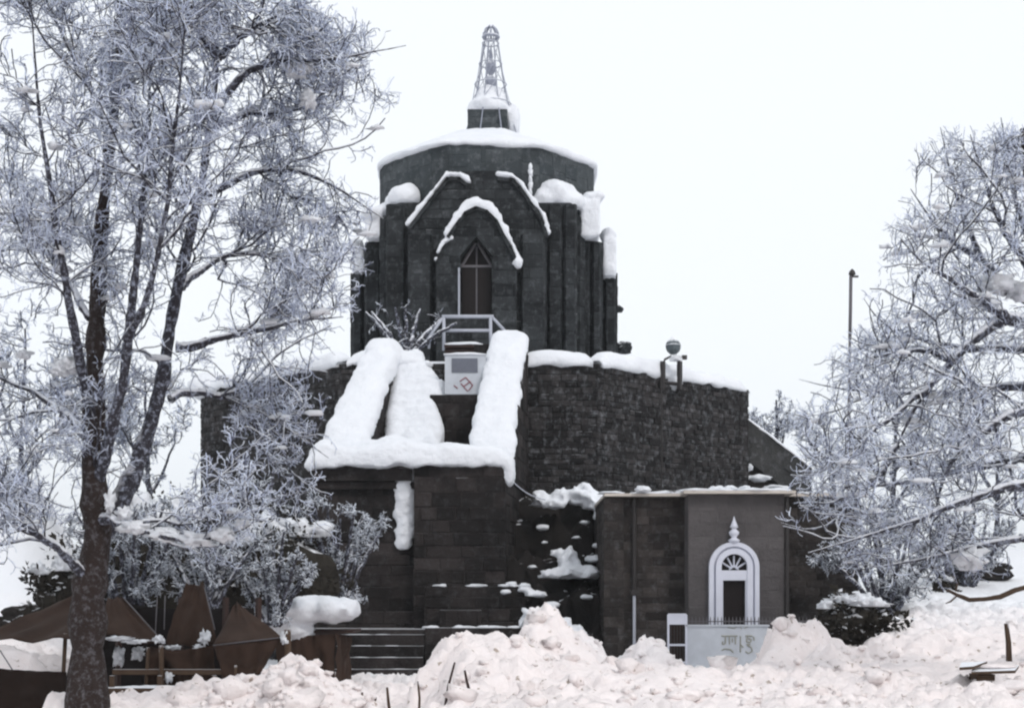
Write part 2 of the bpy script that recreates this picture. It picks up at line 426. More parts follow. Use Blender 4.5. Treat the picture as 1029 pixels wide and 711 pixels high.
# ------------------------------------------------------------------ plinth (octagonal terrace)
PCX, PCY, PT = -1.1, 45.0, 7.78
ap = 8.0; hs_ = ap*math.tan(math.pi/8)
octo = [(-hs_,-ap),(hs_,-ap),(ap,-hs_),(ap,hs_),(hs_,ap),(-hs_,ap),(-ap,hs_),(-ap,-hs_)]
octo = [(PCX+x, PCY+y) for x, y in octo]
pl = thing('octagonal_terrace', 'tall dark octagonal stone terrace wall with snow on its rim, below the temple', 'terrace', (PCX, PCY, 0))
mb = MB(); stone_prism(mb, octo, -.3, PT, .15, .30, .05, ragged=.3, skip=(3, 4, 5, 6))
big = [(PCX+(x-PCX)*1.012, PCY+(y-PCY)*1.012) for x, y in octo]
stone_prism(mb, big, -.3, 4.55, .24, .5, .025, skip=(3, 4, 5, 6))
mb.build('wall', M['stone_plinth'], pl)
mb = MB()
inn = [(PCX+(x-PCX)*.965, PCY+(y-PCY)*.965) for x, y in octo]
def rim(i, j, h0, h1, t0=0., t1=1., wd=.75, seed=0):
    a = Vector((*inn[i], PT-.02)); b = Vector((*inn[j], PT-.02)); 
    snow_strip(mb, [a.lerp(b, t0), a.lerp(b, .35*(t1-t0)+t0), a.lerp(b, .7*(t1-t0)+t0), a.lerp(b, t1)], wd, [h0, h0*1.05, h1*1.1, h1], .1, seed, amp=.14)
rim(0, 1, .38, .42, t0=.66, seed=2); rim(0, 1, .38, .30, t1=.25, seed=12); rim(1, 2, .42, .34, seed=3); rim(7, 0, .34, .40, seed=4); rim(2, 3, .3, .3, seed=6); rim(6, 7, .4, .34, seed=5)
mb.blob((inn[7][0]+.2, inn[7][1]+.2, PT+.1), (.9, .7, .42), 3, .15, 1.2, 3)
mb.build('rim_snow', M['snow'], pl, True)
mb = MB(); mb.prism([(PCX+(x-PCX)*.95, PCY+(y-PCY)*.95) for x, y in octo], PT-.1, PT+.12)
mb.build('terrace_snow', M['snow'], pl)
mb = MB(); q = P(664, 392, 38.3); mb.tube([(q[0], q[1]-.1, PT-.1), (q[0]+.02, q[1]-.1, 5.5), (q[0], q[1]-.1, 4.5)], .022, 6)
mb.build('conduit', M['dark_metal'], pl)

# sloping wall running down from the terrace on the right
sw = thing('sloping_wall', 'grey sloping stone flank wall with thin snow, running down right of the terrace', 'wall', (8, 42.2, 0))
mb = MB()
a0 = P(746, 417, 42.3); a1 = P(816, 470, 42.3); b0 = P(746, 458, 42.3); b1 = P(816, 512, 42.3)
for k in range(7):
    for j in range(2):
        la = [(np.array(a0)*(1-t)+np.array(a1)*t) for t in (k/7, (k+1)/7)]; lb = [(np.array(b0)*(1-t)+np.array(b1)*t) for t in (k/7, (k+1)/7)]
        f0, f1 = j/2, (j+1)/2
        c = [la[0]*(1-f1)+lb[0]*f1, la[1]*(1-f1)+lb[1]*f1, la[1]*(1-f0)+lb[1]*f0, la[0]*(1-f0)+lb[0]*f0]
        d = np.array([0, rnd.uniform(-.02, .02), 0])
        mb.hexa([c[0]+d, c[1]+d, c[1]+[0,.6,0], c[0]+[0,.6,0]], [c[3]+d, c[2]+d, c[2]+[0,.6,0], c[3]+[0,.6,0]])
mb.build('wall', stone_mat('flank stone', (.045,.046,.047), (.07,.07,.07), (.03,.03,.03), frost=.2), sw)
mb = MB(); mb.hexa([(a0[0]+.1, 42.5, .3), (a1[0]-.4, 42.5, .3), (a1[0]-.4, 42.85, .3), (a0[0]+.1, 42.85, .3)],
                   [(a0[0]+.1, 42.5, b0[2]-.05), (a1[0]-.4, 42.5, b1[2]+.2), (a1[0]-.4, 42.85, b1[2]+.2), (a0[0]+.1, 42.85, b0[2]-.05)])
mb.build('footing', M['rock'], sw)
mb = MB(); snow_strip(mb, [(a0[0], 42.6, a0[2]), ((a0[0]+a1[0])/2, 42.6, (a0[2]+a1[2])/2), (a1[0], 42.6, a1[2])], .6, .11, .03, 9)
mb.blob(P(762, 480, 41.8), (.34, .25, .10), 3, .35, 1.8, 4); mb.blob(P(780, 490, 41.8), (.4, .25, .09), 3, .35, 1.8, 5); mb.blob(P(752, 470, 41.9), (.14, .15, .10), 3, .3, 1.8, 6)
mb.build('snow', M['snow'], sw, True)

# ------------------------------------------------------------------ temple
TX, TY, TB = -.87, 45.3, 7.7
DX = -1.03
tp = thing('stone_temple', 'dark ancient stone temple with round drum, snowy gables and iron spire, on the terrace', 'temple', (TX, TY, TB))
mb = MB()
def tbox(hx, yf, yb, zt, cx=TX, course=.36, bw=.62, z0=TB, ch=0):
    if ch:
        a, b_, f = cx-hx, cx+hx, TY-yf
        stone_prism(mb, [(a+ch, f), (b_-ch, f), (b_, f+ch), (b_, TY+yb), (a, TY+yb), (a, f+ch)], z0, zt, course, bw, .035, skip=(3,)); return
    stone_prism(mb, rect(cx-hx, cx+hx, TY-yf, TY+yb), z0, zt, course, bw, .035, skip=(2,))
tbox(4.12, 1.2, 1.2, 11.75); tbox(3.62, 1.95, 2.0, 12.55, bw=.45, ch=.16); tbox(3.06, 2.75, 2.85, 13.1, TX-.02, bw=.45, ch=.14)
tbox(2.66, 3.3, 3.2, 13.35, TX+.08, bw=.45, ch=.16)
# middle wall with the great hood gable
yf2 = TY-3.75
tbox(2.0, 3.75, 3.75, 12.45, DX+.03, ch=.08)
stone_ = mb
gab = [(DX-1.97, 12.4), (DX+2.03, 12.4), (DX+1.95, 12.6), (DX+1.15, 14.0), (DX+.55, 14.15), (DX-.5, 14.15), (DX-1.1, 13.95), (DX-1.9, 12.6)]
mb.profile(gab, yf2, yf2+1.2)
rows = 5
for k in range(rows):
    z0 = 12.45+k*.29; 
    def half(z): return (1.9 if z < 12.6 else 1.9-(z-12.6)/(14.0-12.6)*.80)
    hh = half(z0+.29)-.03
    stone_face(mb, (DX-hh, yf2), (DX+hh, yf2), z0, z0+.27, .29, .6, .03)
# portal with the niche
yf = TY-4.25
for (a, b_) in ((-1.14, -.47), (.47, 1.14)):
    stone_prism(mb, rect(DX+a, DX+b_, yf, yf+1.0), TB, 11.55, .36, .55, .03, skip=(2,))
stone_prism(mb, rect(DX-.47, DX+.47, yf+.05, yf+1.0), TB, 9.85, .36, .5, .02, skip=(1, 2, 3))
mb.profile([(DX-1.1, 11.55), (DX-.47, 11.55), (DX-.30, 11.75), (DX, 12.1), (DX+.30, 11.75), (DX+.47, 11.55), (DX+1.1, 11.55), (DX+1.12, 11.9), (DX+.78, 12.4), (DX+.45, 12.75), (DX, 12.95), (DX-.45, 12.75), (DX-.78, 12.4), (DX-1.12, 11.9)], yf-.03, yf+.9)
for k in range(3):
    z0 = 12.1+k*.25; hh = (.95, .74, .5)[k]
    stone_face(mb, (DX-hh, yf-.03), (DX+hh, yf-.03), z0, z0+.23, .25, .5, .03)
# hood mouldings: trefoil over the niche, great gable behind
def moulding(pts, y0, w_, dep):
    for a, b_ in zip(pts[:-1], pts[1:]):
        a = Vector((a[0], 0, a[1])); b_ = Vector((b_[0], 0, b_[1])); d = (b_-a).normalized(); nrm = Vector((-d.z, 0, d.x))*w_
        c = [a-d*.02, b_+d*.02, b_+d*.02+nrm, a-d*.02+nrm]
        stone_.hexa([(q.x, y0-dep, q.z) for q in (c[0], c[1])]+[(q.x, y0+.1, q.z) for q in (c[1], c[0])],
                    [(q.x, y0-dep, q.z) for q in (c[3], c[2])]+[(q.x, y0+.1, q.z) for q in (c[2], c[3])])
def px(u, Y): return X(u, Y)
tre = [P(u, v, yf)[::2] for u, v in ((521, 264), (514, 248), (507, 236), (500, 222), (490, 212), (478, 208), (466, 214), (458, 225), (449, 238))]
moulding(tre, yf-.03, .10, .10)
tre2 = [P(u, v, yf)[::2] for u, v in ((453, 242), (445, 247), (438, 263))]
moulding(tre2, yf-.0, .08, .08)
gl = [P(u, v, yf2)[::2] for u, v in ((472, 187), (462, 179), (449, 179), (431, 202), (410, 229))]
gr = [P(u, v, yf2)[::2] for u, v in ((551, 238), (546, 220), (523, 188), (514, 180), (501, 179))]
moulding(gl, yf2-.0, .10, .12); moulding(gr, yf2-.0, .10, .12)
# small buttress stones at the foot of the portal
stone_prism(mb, rect(DX+1.35, DX+2.2, TY-4.6, TY-3.9), TB, 8.75, .3, .45, .03)
for ua, ub, Yp, zt in ((411, 434, yf2, 12.25), (524, 547, yf2, 12.25), (551, 564, TY-3.3, 13.25), (567, 579, TY-3.3, 13.25), (389, 407, TY-3.3, 13.25),
                       (583, 592, TY-1.95, 12.45), (595, 603, TY-1.95, 12.45), (368, 382, TY-1.95, 12.45), (355, 364, TY-1.2, 11.65), (608, 618, TY-1.2, 11.65)):
    xa, xb = X(ua, Yp), X(ub, Yp)                   # buttress strips with shadow gaps between them
    stone_prism(mb, [(xa+.05, Yp-.22), (xb-.05, Yp-.22), (xb, Yp-.14), (xb, Yp+.1), (xa, Yp+.1), (xa, Yp-.14)], TB, zt, .36, .7, .03, skip=(3,))
mb.build('body', M['stone_temple'], tp)
# drum
mb = MB(); R = 3.42; K = 40; DZ0, DZ1 = 12.0, 15.08; DRX = -.78
def oct_r(t):                                   # softened octagon, a face towards the stairs
    q = (t+math.pi/8) % (math.pi/4)-math.pi/8
    return .25+.75*(.975/math.cos(q))
ring = [(DRX+R*oct_r(2*math.pi*k/K)*math.cos(2*math.pi*k/K), TY+R*oct_r(2*math.pi*k/K)*math.sin(2*math.pi*k/K)) for k in range(K)]
stone_prism(mb, ring, DZ0, DZ1, .36, .75, .02)
dr = mb.build('drum', M['stone_drum'], tp)
# snow roof: a low cone with a thick lip
mb = MB()
prof = [(3.3, 15.0), (3.46, 15.0), (3.53, 15.05), (3.52, 15.14), (3.44, 15.21), (3.0, 15.42), (2.2, 15.80), (1.4, 16.16), (.9, 16.34), (.3, 16.4)]
K = 90; vs = []; 
for i, (r, z) in enumerate(prof):
    for k in range(K):
        t = 2*math.pi*k/K; nn_ = mnoise.noise(Vector((math.cos(t)*2.2, math.sin(t)*2.2, i*.35)))
        n2 = mnoise.noise(Vector((math.cos(t)*9, math.sin(t)*9, i*.5)))
        rr_ = r*(oct_r(t) if r > 2 else 1)*(1+.012*nn_+.010*n2); vs.append((DRX+rr_*math.cos(t), TY+rr_*math.sin(t), z+.07*nn_*(1 if i < 5 else .7)+.05*n2*(1 if i < 3 else .4)))
fs = [(i*K+k, i*K+(k+1)%K, (i+1)*K+(k+1)%K, (i+1)*K+k) for i in range(len(prof)-1) for k in range(K)]
fs += [tuple(range(K-1, -1, -1)), tuple(range((len(prof)-1)*K, len(prof)*K))]
mb.add(vs, fs); mb.build('roof_snow', M['snow'], tp, True)
# snow on the shoulders and mouldings
mb = MB()
def ssx(u, v, Y, r, seed, flat=.55): mb.blob(P(u, v, Y), r, 3, .16, 1.2, seed, flat)
yA = TY-3.35+.45
ssx(545, 202, yA, (.45, .4, .38), 1); ssx(560, 196, yA, (.55, .45, .46), 2); ssx(574, 203, yA, (.38, .4, .34), 3)
ssx(408, 198, yA, (.50, .4, .40), 4); ssx(398, 206, yA+.5, (.42, .4, .34), 5); ssx(388, 214, yA+.8, (.40, .4, .30), 15)
mb.box(X(584, 42.5), X(603, 42.5), 42.55, 43.3, Z(236, 42.5), Z(200, 42.5))
mb.box(X(606, 43.5), X(619.5, 43.5), 43.6, 44.6, Z(277, 43.5), Z(238, 43.5))
mb.box(X(366, 42.6), X(384, 42.6), 42.7, 43.3, Z(238, 42.6), Z(214, 42.6))
mb.box(X(353, 43.6), X(365, 43.6), 43.8, 44.6, Z(272, 43.6), Z(244, 43.6))
ssx(595, 199, 42.9, (.38, .4, .2), 6, 1); ssx(592, 236, 42.7, (.3, .2, .12), 7, 1); ssx(611, 236, 44, (.26, .4, .2), 8, 1); ssx(612, 272, 43.7, (.25, .2, .2), 9, 1)
ssx(374, 216, 42.9, (.36, .4, .2), 10, 1); ssx(358, 246, 44, (.24, .4, .2), 11, 1)
sh = mb.build('shoulder_snow', M['snow'], tp); remesh(sh, .07, 5)
mb = MB()
def snow_line(pts, y, r, seed, lift=.05):
    vv = [Vector((a, y+.02, b_+lift)) for a, b_ in pts]; out = []
    for a, b_ in zip(vv[:-1], vv[1:]):
        n = max(2, int((b_-a).length/.10))
        for k in range(n): out.append(a.lerp(b_, k/n))
    out.append(vv[-1])
    for i, p in enumerate(out):
        nz_ = mnoise.noise(Vector((i*.6, seed*5.1, 0))); k = r*(1+.75*nz_)
        if nz_ < -.62: continue
        mb.blob(p, (k, .14, k), 2, .2, 1.5, i+seed)
snow_line(tre[2:], yf-.03, .125, 1, .10); snow_line(tre[:4], yf-.03, .09, 2, .10); snow_line(tre2, yf, .075, 3, .09); snow_line([tre[3], tre[4], tre[5], tre[6], tre[7]], yf-.03, .15, 8, .12)
mb.blob((tre[0][0]-.02, yf-.05, tre[0][1]), (.17, .14, .17), 3, .2, 1.5, 4)
snow_line(gl, yf2-.03, .085, 5, .11); snow_line(gr, yf2-.03, .085, 6, .11)
o = mb.build('gable_snow', M['snow'], tp); remesh(o, .045, 3)
mb = MB()
for u, v0, v1 in ((533, 168, 192),):
    for k in range(5):
        t = k/4; q = P(u, v0+(v1-v0)*t, TY-3.35); mb.blob((q[0], q[1], q[2]), (.055+.02*(k%2), .05, .13), 2, .5, 2.2, k)
mb.build('snow_streak', M['snow'], tp, True)
# door in the niche
yd = yf+.35
mb = MB(); mb.box(DX-.46, DX+.46, yd+.06, yd+.12, 9.85, 11.85); mb.build('niche_back', M['gap_shade'], tp)  # near-black backing stands in for the shade inside the niche
mb = MB()
for sx in (-1, 1):
    x0, x1 = sorted((DX+sx*.025, DX+sx*.42)); mb.box(x0, x1, yd, yd+.05, 9.88, 11.28)
    for k in range(3):
        xa = x0+.03+k*(x1-x0-.06)/3; mb.box(xa+.015, xa+(x1-x0-.06)/3-.015, yd-.02, yd-.002, 9.95, 11.22)
dor = mb.build('door', M['door_wood'], tp)
mb = MB(); mb.box(DX-.02, DX+.02, yd-.04, yd-.022, 9.88, 11.28); mb.build('door_strip', M['pole'], tp)
mb = MB(); mb.box(DX-.46, DX+.46, yd-.05, yd+.02, 11.29, 11.36)
for sx in (-1, 1): mb.bar((DX+sx*.42, yd-.02, 11.36), (DX+sx*.03, yd-.02, 12.0), .06)
mb.bar((DX, yd, 11.36), (DX, yd, 11.9), .04)
mb.build('door_gable', M['pole'], tp)
mb = MB(); mb.bar((DX-.50, yf-.03, 9.8), (DX-.50, yf-.03, 11.2), .04); mb.build('niche_post', M['grey_metal'], tp)
mb = MB(); mb.blob(P(624, 350, 44.5), (.35, .3, .2), 3, .4, 2, 3); mb.build('projecting_stone', M['stone_temple'], tp); mb = MB(); mb.blob(P(622, 310, 44.5), (.16, .15, .1), 2, .4, 2, 4); mb.build('projecting_stone', M['stone_temple'], tp)

# spire
SX, SY = -.72, 45.1
mb = MB(); stone_prism(mb, rect(SX-.66, SX+.56, SY-.55, SY+.6), 15.85, 16.98, .22, .4, .02)
spb = mb.build('spire_block', M['stone_drum'], tp)
mb = MB(); ap_ = Vector((SX+.06, SY, Z(26.5, SY)))
for k in range(8):
    t = 2*math.pi*(k+.5)/8; b0 = Vector((SX+.06+.95*math.cos(t), SY+.9*math.sin(t), 16.02)); tt = ap_+Vector((.2*math.cos(t), .2*math.sin(t), -.35))
    mid = b0.lerp(tt, .5)+Vector((-.10*math.cos(t), -.10*math.sin(t), 0))
    mb.tube([b0, b0.lerp(mid, .5)-Vector((.02*math.cos(t), .02*math.sin(t), 0)), mid, tt], .02, 5)
for z_, r_ in ((17.3, .66), (17.95, .50), (18.6, .36), (19.25, .26)):
    mb.tube([(SX+.04+r_*math.cos(a*math.pi/8), SY+r_*math.sin(a*math.pi/8), z_) for a in range(17)], .018, 5)
for k in range(8):
    t = 2*math.pi*(k+.5)/8; t2 = 2*math.pi*(k+1.5)/8
    for (z_, r_), (z2, r2) in (((17.3, .66), (17.95, .50)), ((17.95, .50), (18.6, .36)), ((18.6, .36), (19.25, .26))):
        mb.tube([(SX+.04+r_*math.cos(t), SY+r_*math.sin(t), z_), (SX+.04+r2*math.cos(t2), SY+r2*math.sin(t2), z2)], .012, 4)
mb.tube([(SX+.05+.24*math.cos(a*math.pi/8), SY+.24*math.sin(a*math.pi/8), ap_.z-.35) for a in range(17)], .05, 6)
for a in range(4):
    t = a*math.pi/4; mb.tube([(SX+.05+.24*math.cos(t)*math.cos(q), SY+.24*math.sin(t)*math.cos(q), ap_.z-.35+.36*math.sin(q)) for q in [math.pi*i/8 for i in range(9)]], .035, 5)
mb.build('spire_frame', M['spire_metal'], tp)
mb = MB(); mb.lathe((SX+.05, SY, 17.5), [(.02, 0), (.05, .3), (.16, .42), (.2, .55), (.14, .68), (.06, .74), (.1, .8), (.19, .95), (.15, 1.12), (.05, 1.2), (.07, 1.35), (.03, 1.55), (.01, 1.75)], 16)
mb.build('finial', M['spire_metal'], tp, True)
mb = MB(); mb.blob((SX-.03, SY, 17.15), (.72, .66, .40), 3, .14, 1.3, 5, .5); mb.blob((SX+.05, SY, 17.5), (.52, .5, .38), 3, .14, 1.3, 7, .5); mb.blob((SX+.72, SY+.1, 16.75), (.26, .5, .6), 3, .15, 1.3, 6)
mb.blob((SX+.3, SY-.7, 16.12), (.55, .3, .2), 3, .14, 1.3, 8, .5)
o = mb.build('spire_snow', M['snow'], tp); remesh(o, .06, 4)

# ------------------------------------------------------------------ stair block with the snowed cheek walls
stb = thing('stair_block', 'massive dark stone stair block with thick snow on its cheek walls, before the terrace', 'staircase', (-2.3, 33, 0))
mb = MB()
ZT = 4.72
stone_prism(mb, [(-4.52, 32.9), (-2.22, 32.9), (-2.22, 37), (-4.1, 37)], -.3, ZT-.02, .28, .55, .03, skip=(1, 2))
stone_prism(mb, [(-2.22, 32.45), (-.17, 32.45), (.32, 37.05), (-2.22, 37.05)], -.3, ZT, .30, .55, .035, skip=(2,), gap=.02)
def cheek(xa0, xa1, xb0, xb1, y0, y1, z0, z1):     # sloping wall, near end (xa) to far end (xb)
    n = 10
    for k in range(n):
        t0, t1 = k/n, (k+1)/n
        f = lambda a, b_, t: a+(b_-a)*t
        lo = [(f(xa0,xb0,t0), f(y0,y1,t0)), (f(xa1,xb1,t0), f(y0,y1,t0)), (f(xa1,xb1,t1), f(y0,y1,t1)), (f(xa0,xb0,t1), f(y0,y1,t1))]
        zz = [f(z0,z1,t0), f(z0,z1,t0), f(z0,z1,t1), f(z0,z1,t1)]
        mb.hexa([(x, y, ZT-.3) for x, y in lo], [(x, y, z) for (x, y), z in zip(lo, zz)])
    L1 = (xa1, y0); L2 = (xb1, y1)
    stone_face(mb, L1, L2, ZT-.2, z1, .3, .5, .03, topf=lambda p: z0+(z1-z0)*(p.y-y0)/(y1-y0))
    stone_face(mb, (xb0, y1), (xa0, y0), ZT-.2, z1, .3, .5, .03, topf=lambda p: z0+(z1-z0)*(p.y-y0)/(y1-y0))
cheek(-1.02, .0, -.52, .42, 33.1, 37.1, 4.85, 8.4)
cheek(-4.40, -3.45, -3.78, -2.98, 33.2, 37.1, 4.85, 7.95)
mb.box(-4.5, -.2, 32.6, 33.05, ZT-.05, ZT+.1)     # front parapet
mb.box(-1.0, -.4, 37.1, 38, 7.6, 8.3)
mb.build('wall', M['stone_stair'], stb)
mb = MB()
for k in range(13): mb.box(-3.5, -2.0, 33.9+k*.25, 37.4, ZT-.3, ZT+.06+k*.235)
mb.build('upper_steps', M['stone_stair'], stb)
mb = MB(); mb.box(-4.66, -2.3, 32.62, 32.86, 4.38, 4.66); mb.box(-4.60, -2.2, 32.72, 32.88, 4.2, 4.36); mb.build('cornice', M['stone_stair'], stb)
mb = MB()
snow_strip(mb, [(-.5, 33.0, 4.95), (-.40, 34.2, 5.92), (-.22, 35.8, 7.33), (-.05, 37.15, 8.42)], [1.12, 1.10, 1.04, .96], [.30, .36, .40, .45], .12, 3, amp=.07, flatness=3.2)
snow_strip(mb, [(-3.95, 33.1, 4.95), (-3.85, 34.2, 5.75), (-3.6, 35.8, 7.0), (-3.36, 37.1, 7.9)], [1.15, 1.2, 1.1, .95], [.34, .40, .42, .45], .12, 4, amp=.08, flatness=3)
snow_strip(mb, [(-4.72, 32.8, ZT+.0), (-3.9, 32.78, ZT+.02), (-3.0, 32.75, ZT+.05), (-2.4, 32.7, ZT+.02), (-1.2, 32.7, ZT+.05), (-.02, 32.75, ZT)], [.85, .9, 1.0, .95, .95, .85], [.5, .42, .48, .62, .40, .46], .14, 5, amp=.10, flatness=3)
mb.blob((-2.6, 33.1, ZT+.32), (.62, .5, .42), 3, .15, 1.2, 3); mb.blob((-.05, 32.5, ZT-.12), (.16, .16, .38), 3, .2, 1.2, 4)
mb.blob((-4.3, 32.9, ZT+.25), (.42, .45, .35), 3, .15, 1.2, 5); mb.blob((-3.3, 33.2, ZT+.3), (.5, .5, .35), 3, .15, 1.2, 15)
mb.blob((-3.4, 37.2, 8.0), (.55, .5, .5), 3, .15, 1.2, 6); mb.blob((-2.75, 37.2, 7.85), (.45, .4, .26), 3, .2, 1.2, 7); mb.blob((-2.25, 37.3, 7.7), (.35, .4, .2), 3, .2, 1.2, 8)
o = mb.build('parapet_snow', M['snow'], stb); remesh(o, .055, 5)
mb = MB()
sx_ = np.linspace(0, 1, 34); sy_ = np.linspace(33.75, 37.25, 90); SXg, SYg = np.meshgrid(sx_, sy_)
xl_ = -3.12+.10*(vnoise(SYg*2.2, SYg*0, 51)-.5); xr_ = -1.78+.42*(vnoise(SYg*1.6, SYg*0+3, 52)-.5)+.2*(vnoise(SYg*5, SYg*0+7, 53)-.5)-.35*sstep(36.2, 37.2, SYg)
Xg = xl_+(xr_-xl_)*SXg
edge_ = np.minimum(1, np.minimum(SXg, 1-SXg)/.14)**.5*np.minimum(1, (SYg-33.75)/.15)**.5
st_ = ZT+(SYg-33.9)*.94
Zg = st_-.05+edge_*(.30+.05*np.sin((SYg-33.9)/.25*2*np.pi)+.22*(vnoise(Xg*2.6, SYg*2.6, 54)-.5)+.14*(.5-worley(Xg*3.6, SYg*3.6, 55)))
gi = np.arange(Xg.size).reshape(Xg.shape); gq = np.stack([gi[:-1,:-1], gi[:-1,1:], gi[1:,1:], gi[1:,:-1]], -1).reshape(-1, 4)
nb_ = Xg.size
mb.add([tuple(q) for q in np.stack([Xg, SYg, Zg], -1).reshape(-1, 3)]+[tuple(q) for q in np.stack([Xg, SYg, st_-.35], -1).reshape(-1, 3)], [tuple(int(i) for i in q) for q in gq]+[tuple(int(i)+nb_ for i in q[::-1]) for q in gq]
       +[(int(a), int(a)+nb_, int(b)+nb_, int(b)) for l in (gi[0], gi[:, -1], gi[-1][::-1], gi[::-1, 0]) for a, b in zip(l[:-1], l[1:])])
o = mb.build('step_snow', M['snow'], stb); remesh(o, .055, 4)
mb = MB()
for k in range(9):
    t = k/8; q = P(407+1.5*math.sin(k*2.2), 470+t*74, 32.84); mb.blob((q[0], 32.82, q[2]), (.24+.03*math.sin(k*3), .14, .20), 3, .22, 1.8, k+40)
o = mb.build('snow_crust', M['snow'], stb); remesh(o, .04, 3)
# ledges before the pillar
lg = MB()
stone_prism(lg, rect(-1.95, .28, 31.95, 32.42), -.2, 1.95, .26, .6, .03, skip=(2,)); stone_prism(lg, rect(-1.88, .30, 30.9, 31.93), -.2, 1.04, .3, .7, .025, skip=(2,))
stone_prism(lg, rect(-1.6, -.7, 31.5, 31.93), 1.04, 1.42, .3, .5, .02, skip=(2,))
lg.build('ledge', M['stone_stair'], stb)
mb = MB()
for k in range(16):
    x = rnd.uniform(-1.8, .3); y, z = rnd.choice([(31.0, 1.05), (31.98, 1.97), (30.98, 1.05)]); mb.blob((x, y, z), (rnd.uniform(.08, .25), .08, rnd.uniform(.02, .05)), 2, .3, 1.5, k)
for k in range(7):
    mb.blob((.05+rnd.uniform(-.3, .3), 31.9+rnd.uniform(-.1, .3), 2.0-k*.03), (.14, .12, .06), 2, .3, 1.5, k)
mb.build('ledge_snow', M['snow'], stb, True)
# lower steps
ls = MB()
for k in range(6): ls.box(-3.7-.02*k, -1.9, 29.3+k*.30, 31.2+.001*k, -.5, -.28+k*.235)
ls.box(-4.6, -1.9, 31.2, 32.9, -.5, 1.0)
ls.build('lower_steps', M['stone_stair'], stb)
mb = MB()
for k in range(6):
    for j in range(3):
        x = rnd.uniform(-3.5, -2.1); mb.blob((x, 29.3+k*.30+.05, -.275+k*.235), (rnd.uniform(.05, .26), .03, .011), 2, .3, 2, j+k*7)
mb.build('step_dusting', M['snow'], stb, True)

# cable sagging to the annex
mb = MB(); a = Vector(P(508, 476, 32.6)); b_ = Vector(P(548, 502, 33)); mb.tube([a.lerp(b_, t)-Vector((0, 0, .12*math.sin(math.pi*t))) for t in [i/8 for i in range(9)]], .014, 5)
tag(mb.build('cable', M['grey_metal']), 'thin grey cable running down from the stair block to the rocks', 'cable')

# ------------------------------------------------------------------ landing rail and notice board above the stairs
rl = thing('landing_railing', 'frosted pipe railing on the landing below the temple door', 'railing', (-1.15, 39, PT))
mb = MB(); YR = 39.3
def rp(u, v, dy=0): return P(u, v, YR+dy)
for u in (446, 493):
    mb = MB(); mb.tube([rp(u, 352), rp(u, 317)], .045, 8); mb.build('post', M['grey_metal'], rl, True)
mb = MB()
mb.tube([rp(444, 318), rp(496, 318)], .05, 8); mb.tube([rp(446, 332), rp(493, 332)], .045, 8)
mb.tube([rp(446, 318), rp(426, 346)], .04, 8); mb.tube([rp(494, 318), rp(508, 333)], .04, 8); mb.tube([rp(432, 338), rp(431, 350)], .035, 8)
mb.build('rail', M['grey_metal'], rl, True)
mb = MB(); mb.box(rp(447, 0)[0], rp(492, 0)[0], YR-.2, YR+.9, Z(350, YR), Z(347, YR)); mb.box(rp(447, 0)[0], rp(492, 0)[0], YR-.05, YR+.9, PT-.1, Z(351, YR)); mb.build('platform', M['dark_wood'], rl)
mb = MB(); snow_strip(mb, [(rp(447, 0)[0], YR-.12, Z(347, YR)), (rp(478, 0)[0], YR-.12, Z(347, YR)), (rp(492, 0)[0], YR-.12, Z(349.5, YR))], .22, .07, .02, 3, amp=.1); mb.build('snow', M['snow'], rl, True)
nb = thing('notice_board', 'small white notice board with grey panel and red mark at the stair head', 'notice board', (-1.2, 35.9, 6.8))
YN = 35.85
mb = MB(); mb.box(X(447, YN), X(488, YN), YN, YN+.12, Z(396, YN), Z(356, YN)); mb.build('board', M['white_wall'], nb)
mb = MB(); mb.box(X(454, YN), X(480, YN), YN-.03, YN-.004, Z(374, YN), Z(360, YN)); mb.build('panel', M['grey_panel'], nb)
mb = MB()
for a, b_ in ((( 462, 383), (468, 379)), ((468, 379), (475, 387)), ((475, 387), (471, 392)), ((463, 385), (470, 393)), ((466, 388), (473, 383)), ((456, 387), (460, 390))):
    mb.bar(P(*a, YN-.012), P(*b_, YN-.012), .022)
mb.build('red_mark', M['red'], nb)
mb = MB(); snow_strip(mb, [(X(446, YN), YN+.06, Z(356, YN)), (X(489, YN), YN+.06, Z(356, YN))], .2, .06, .02, 8); mb.build('snow', M['snow'], nb, True)
# dark rear wall of the stairs below the board
mb = MB(); stone_prism(mb, rect(-2.05, -.45, 35.8, 36.4), 4.6, Z(396.5, 35.8), .3, .5, .03)
tag(mb.build('landing_wall', M['stone_stair']), 'short dark stone wall at the top of the stairs below the white notice board', 'wall')

# lamp on the terrace rim
YL = 38.72
lp = thing('terrace_lamp', 'iron framed lamp with grey green bulbous top standing on the terrace rim', 'lamp', P(675, 388, YL))
mb = MB()
for u in (666, 683): mb.bar(P(u, 391, YL), P(u, 363, YL), .105); q = P(u, 390, YL); mb.bar((q[0], YL, q[2]), (q[0], YL+.75, q[2]), .07)
mb.tube([P(666, 366, YL), P(668, 361, YL), P(674, 358, YL), P(681, 361, YL), P(683, 367, YL)], .035, 6)
mb.bar(P(665, 384, YL), P(684, 386, YL), .07); mb.bar(P(660, 390, YL), P(659, 379, YL), .06); mb.box(X(688, YL)-.09, X(688, YL)+.06, YL-.06, YL+.06, Z(361, YL), Z(357, YL))
for u in (666, 683): mb.bar((P(u, 390, YL)[0], YL+.4, Z(390, YL)), (P(u, 364, YL)[0], YL+.4, Z(364, YL)), .05)
mb.build('frame', M['dark_metal'], lp)
mb = MB(); c = P(676.5, 356, YL); mb.lathe((c[0], c[1], c[2]), [(.08, 0), (.17, .08), (.20, .16), (.21, .26), (.16, .36), (.10, .40), (.07, .44), (.03, .47), (.01, .5)], 8); mb.build('lamp_head', M['teal_glass'], lp, True)
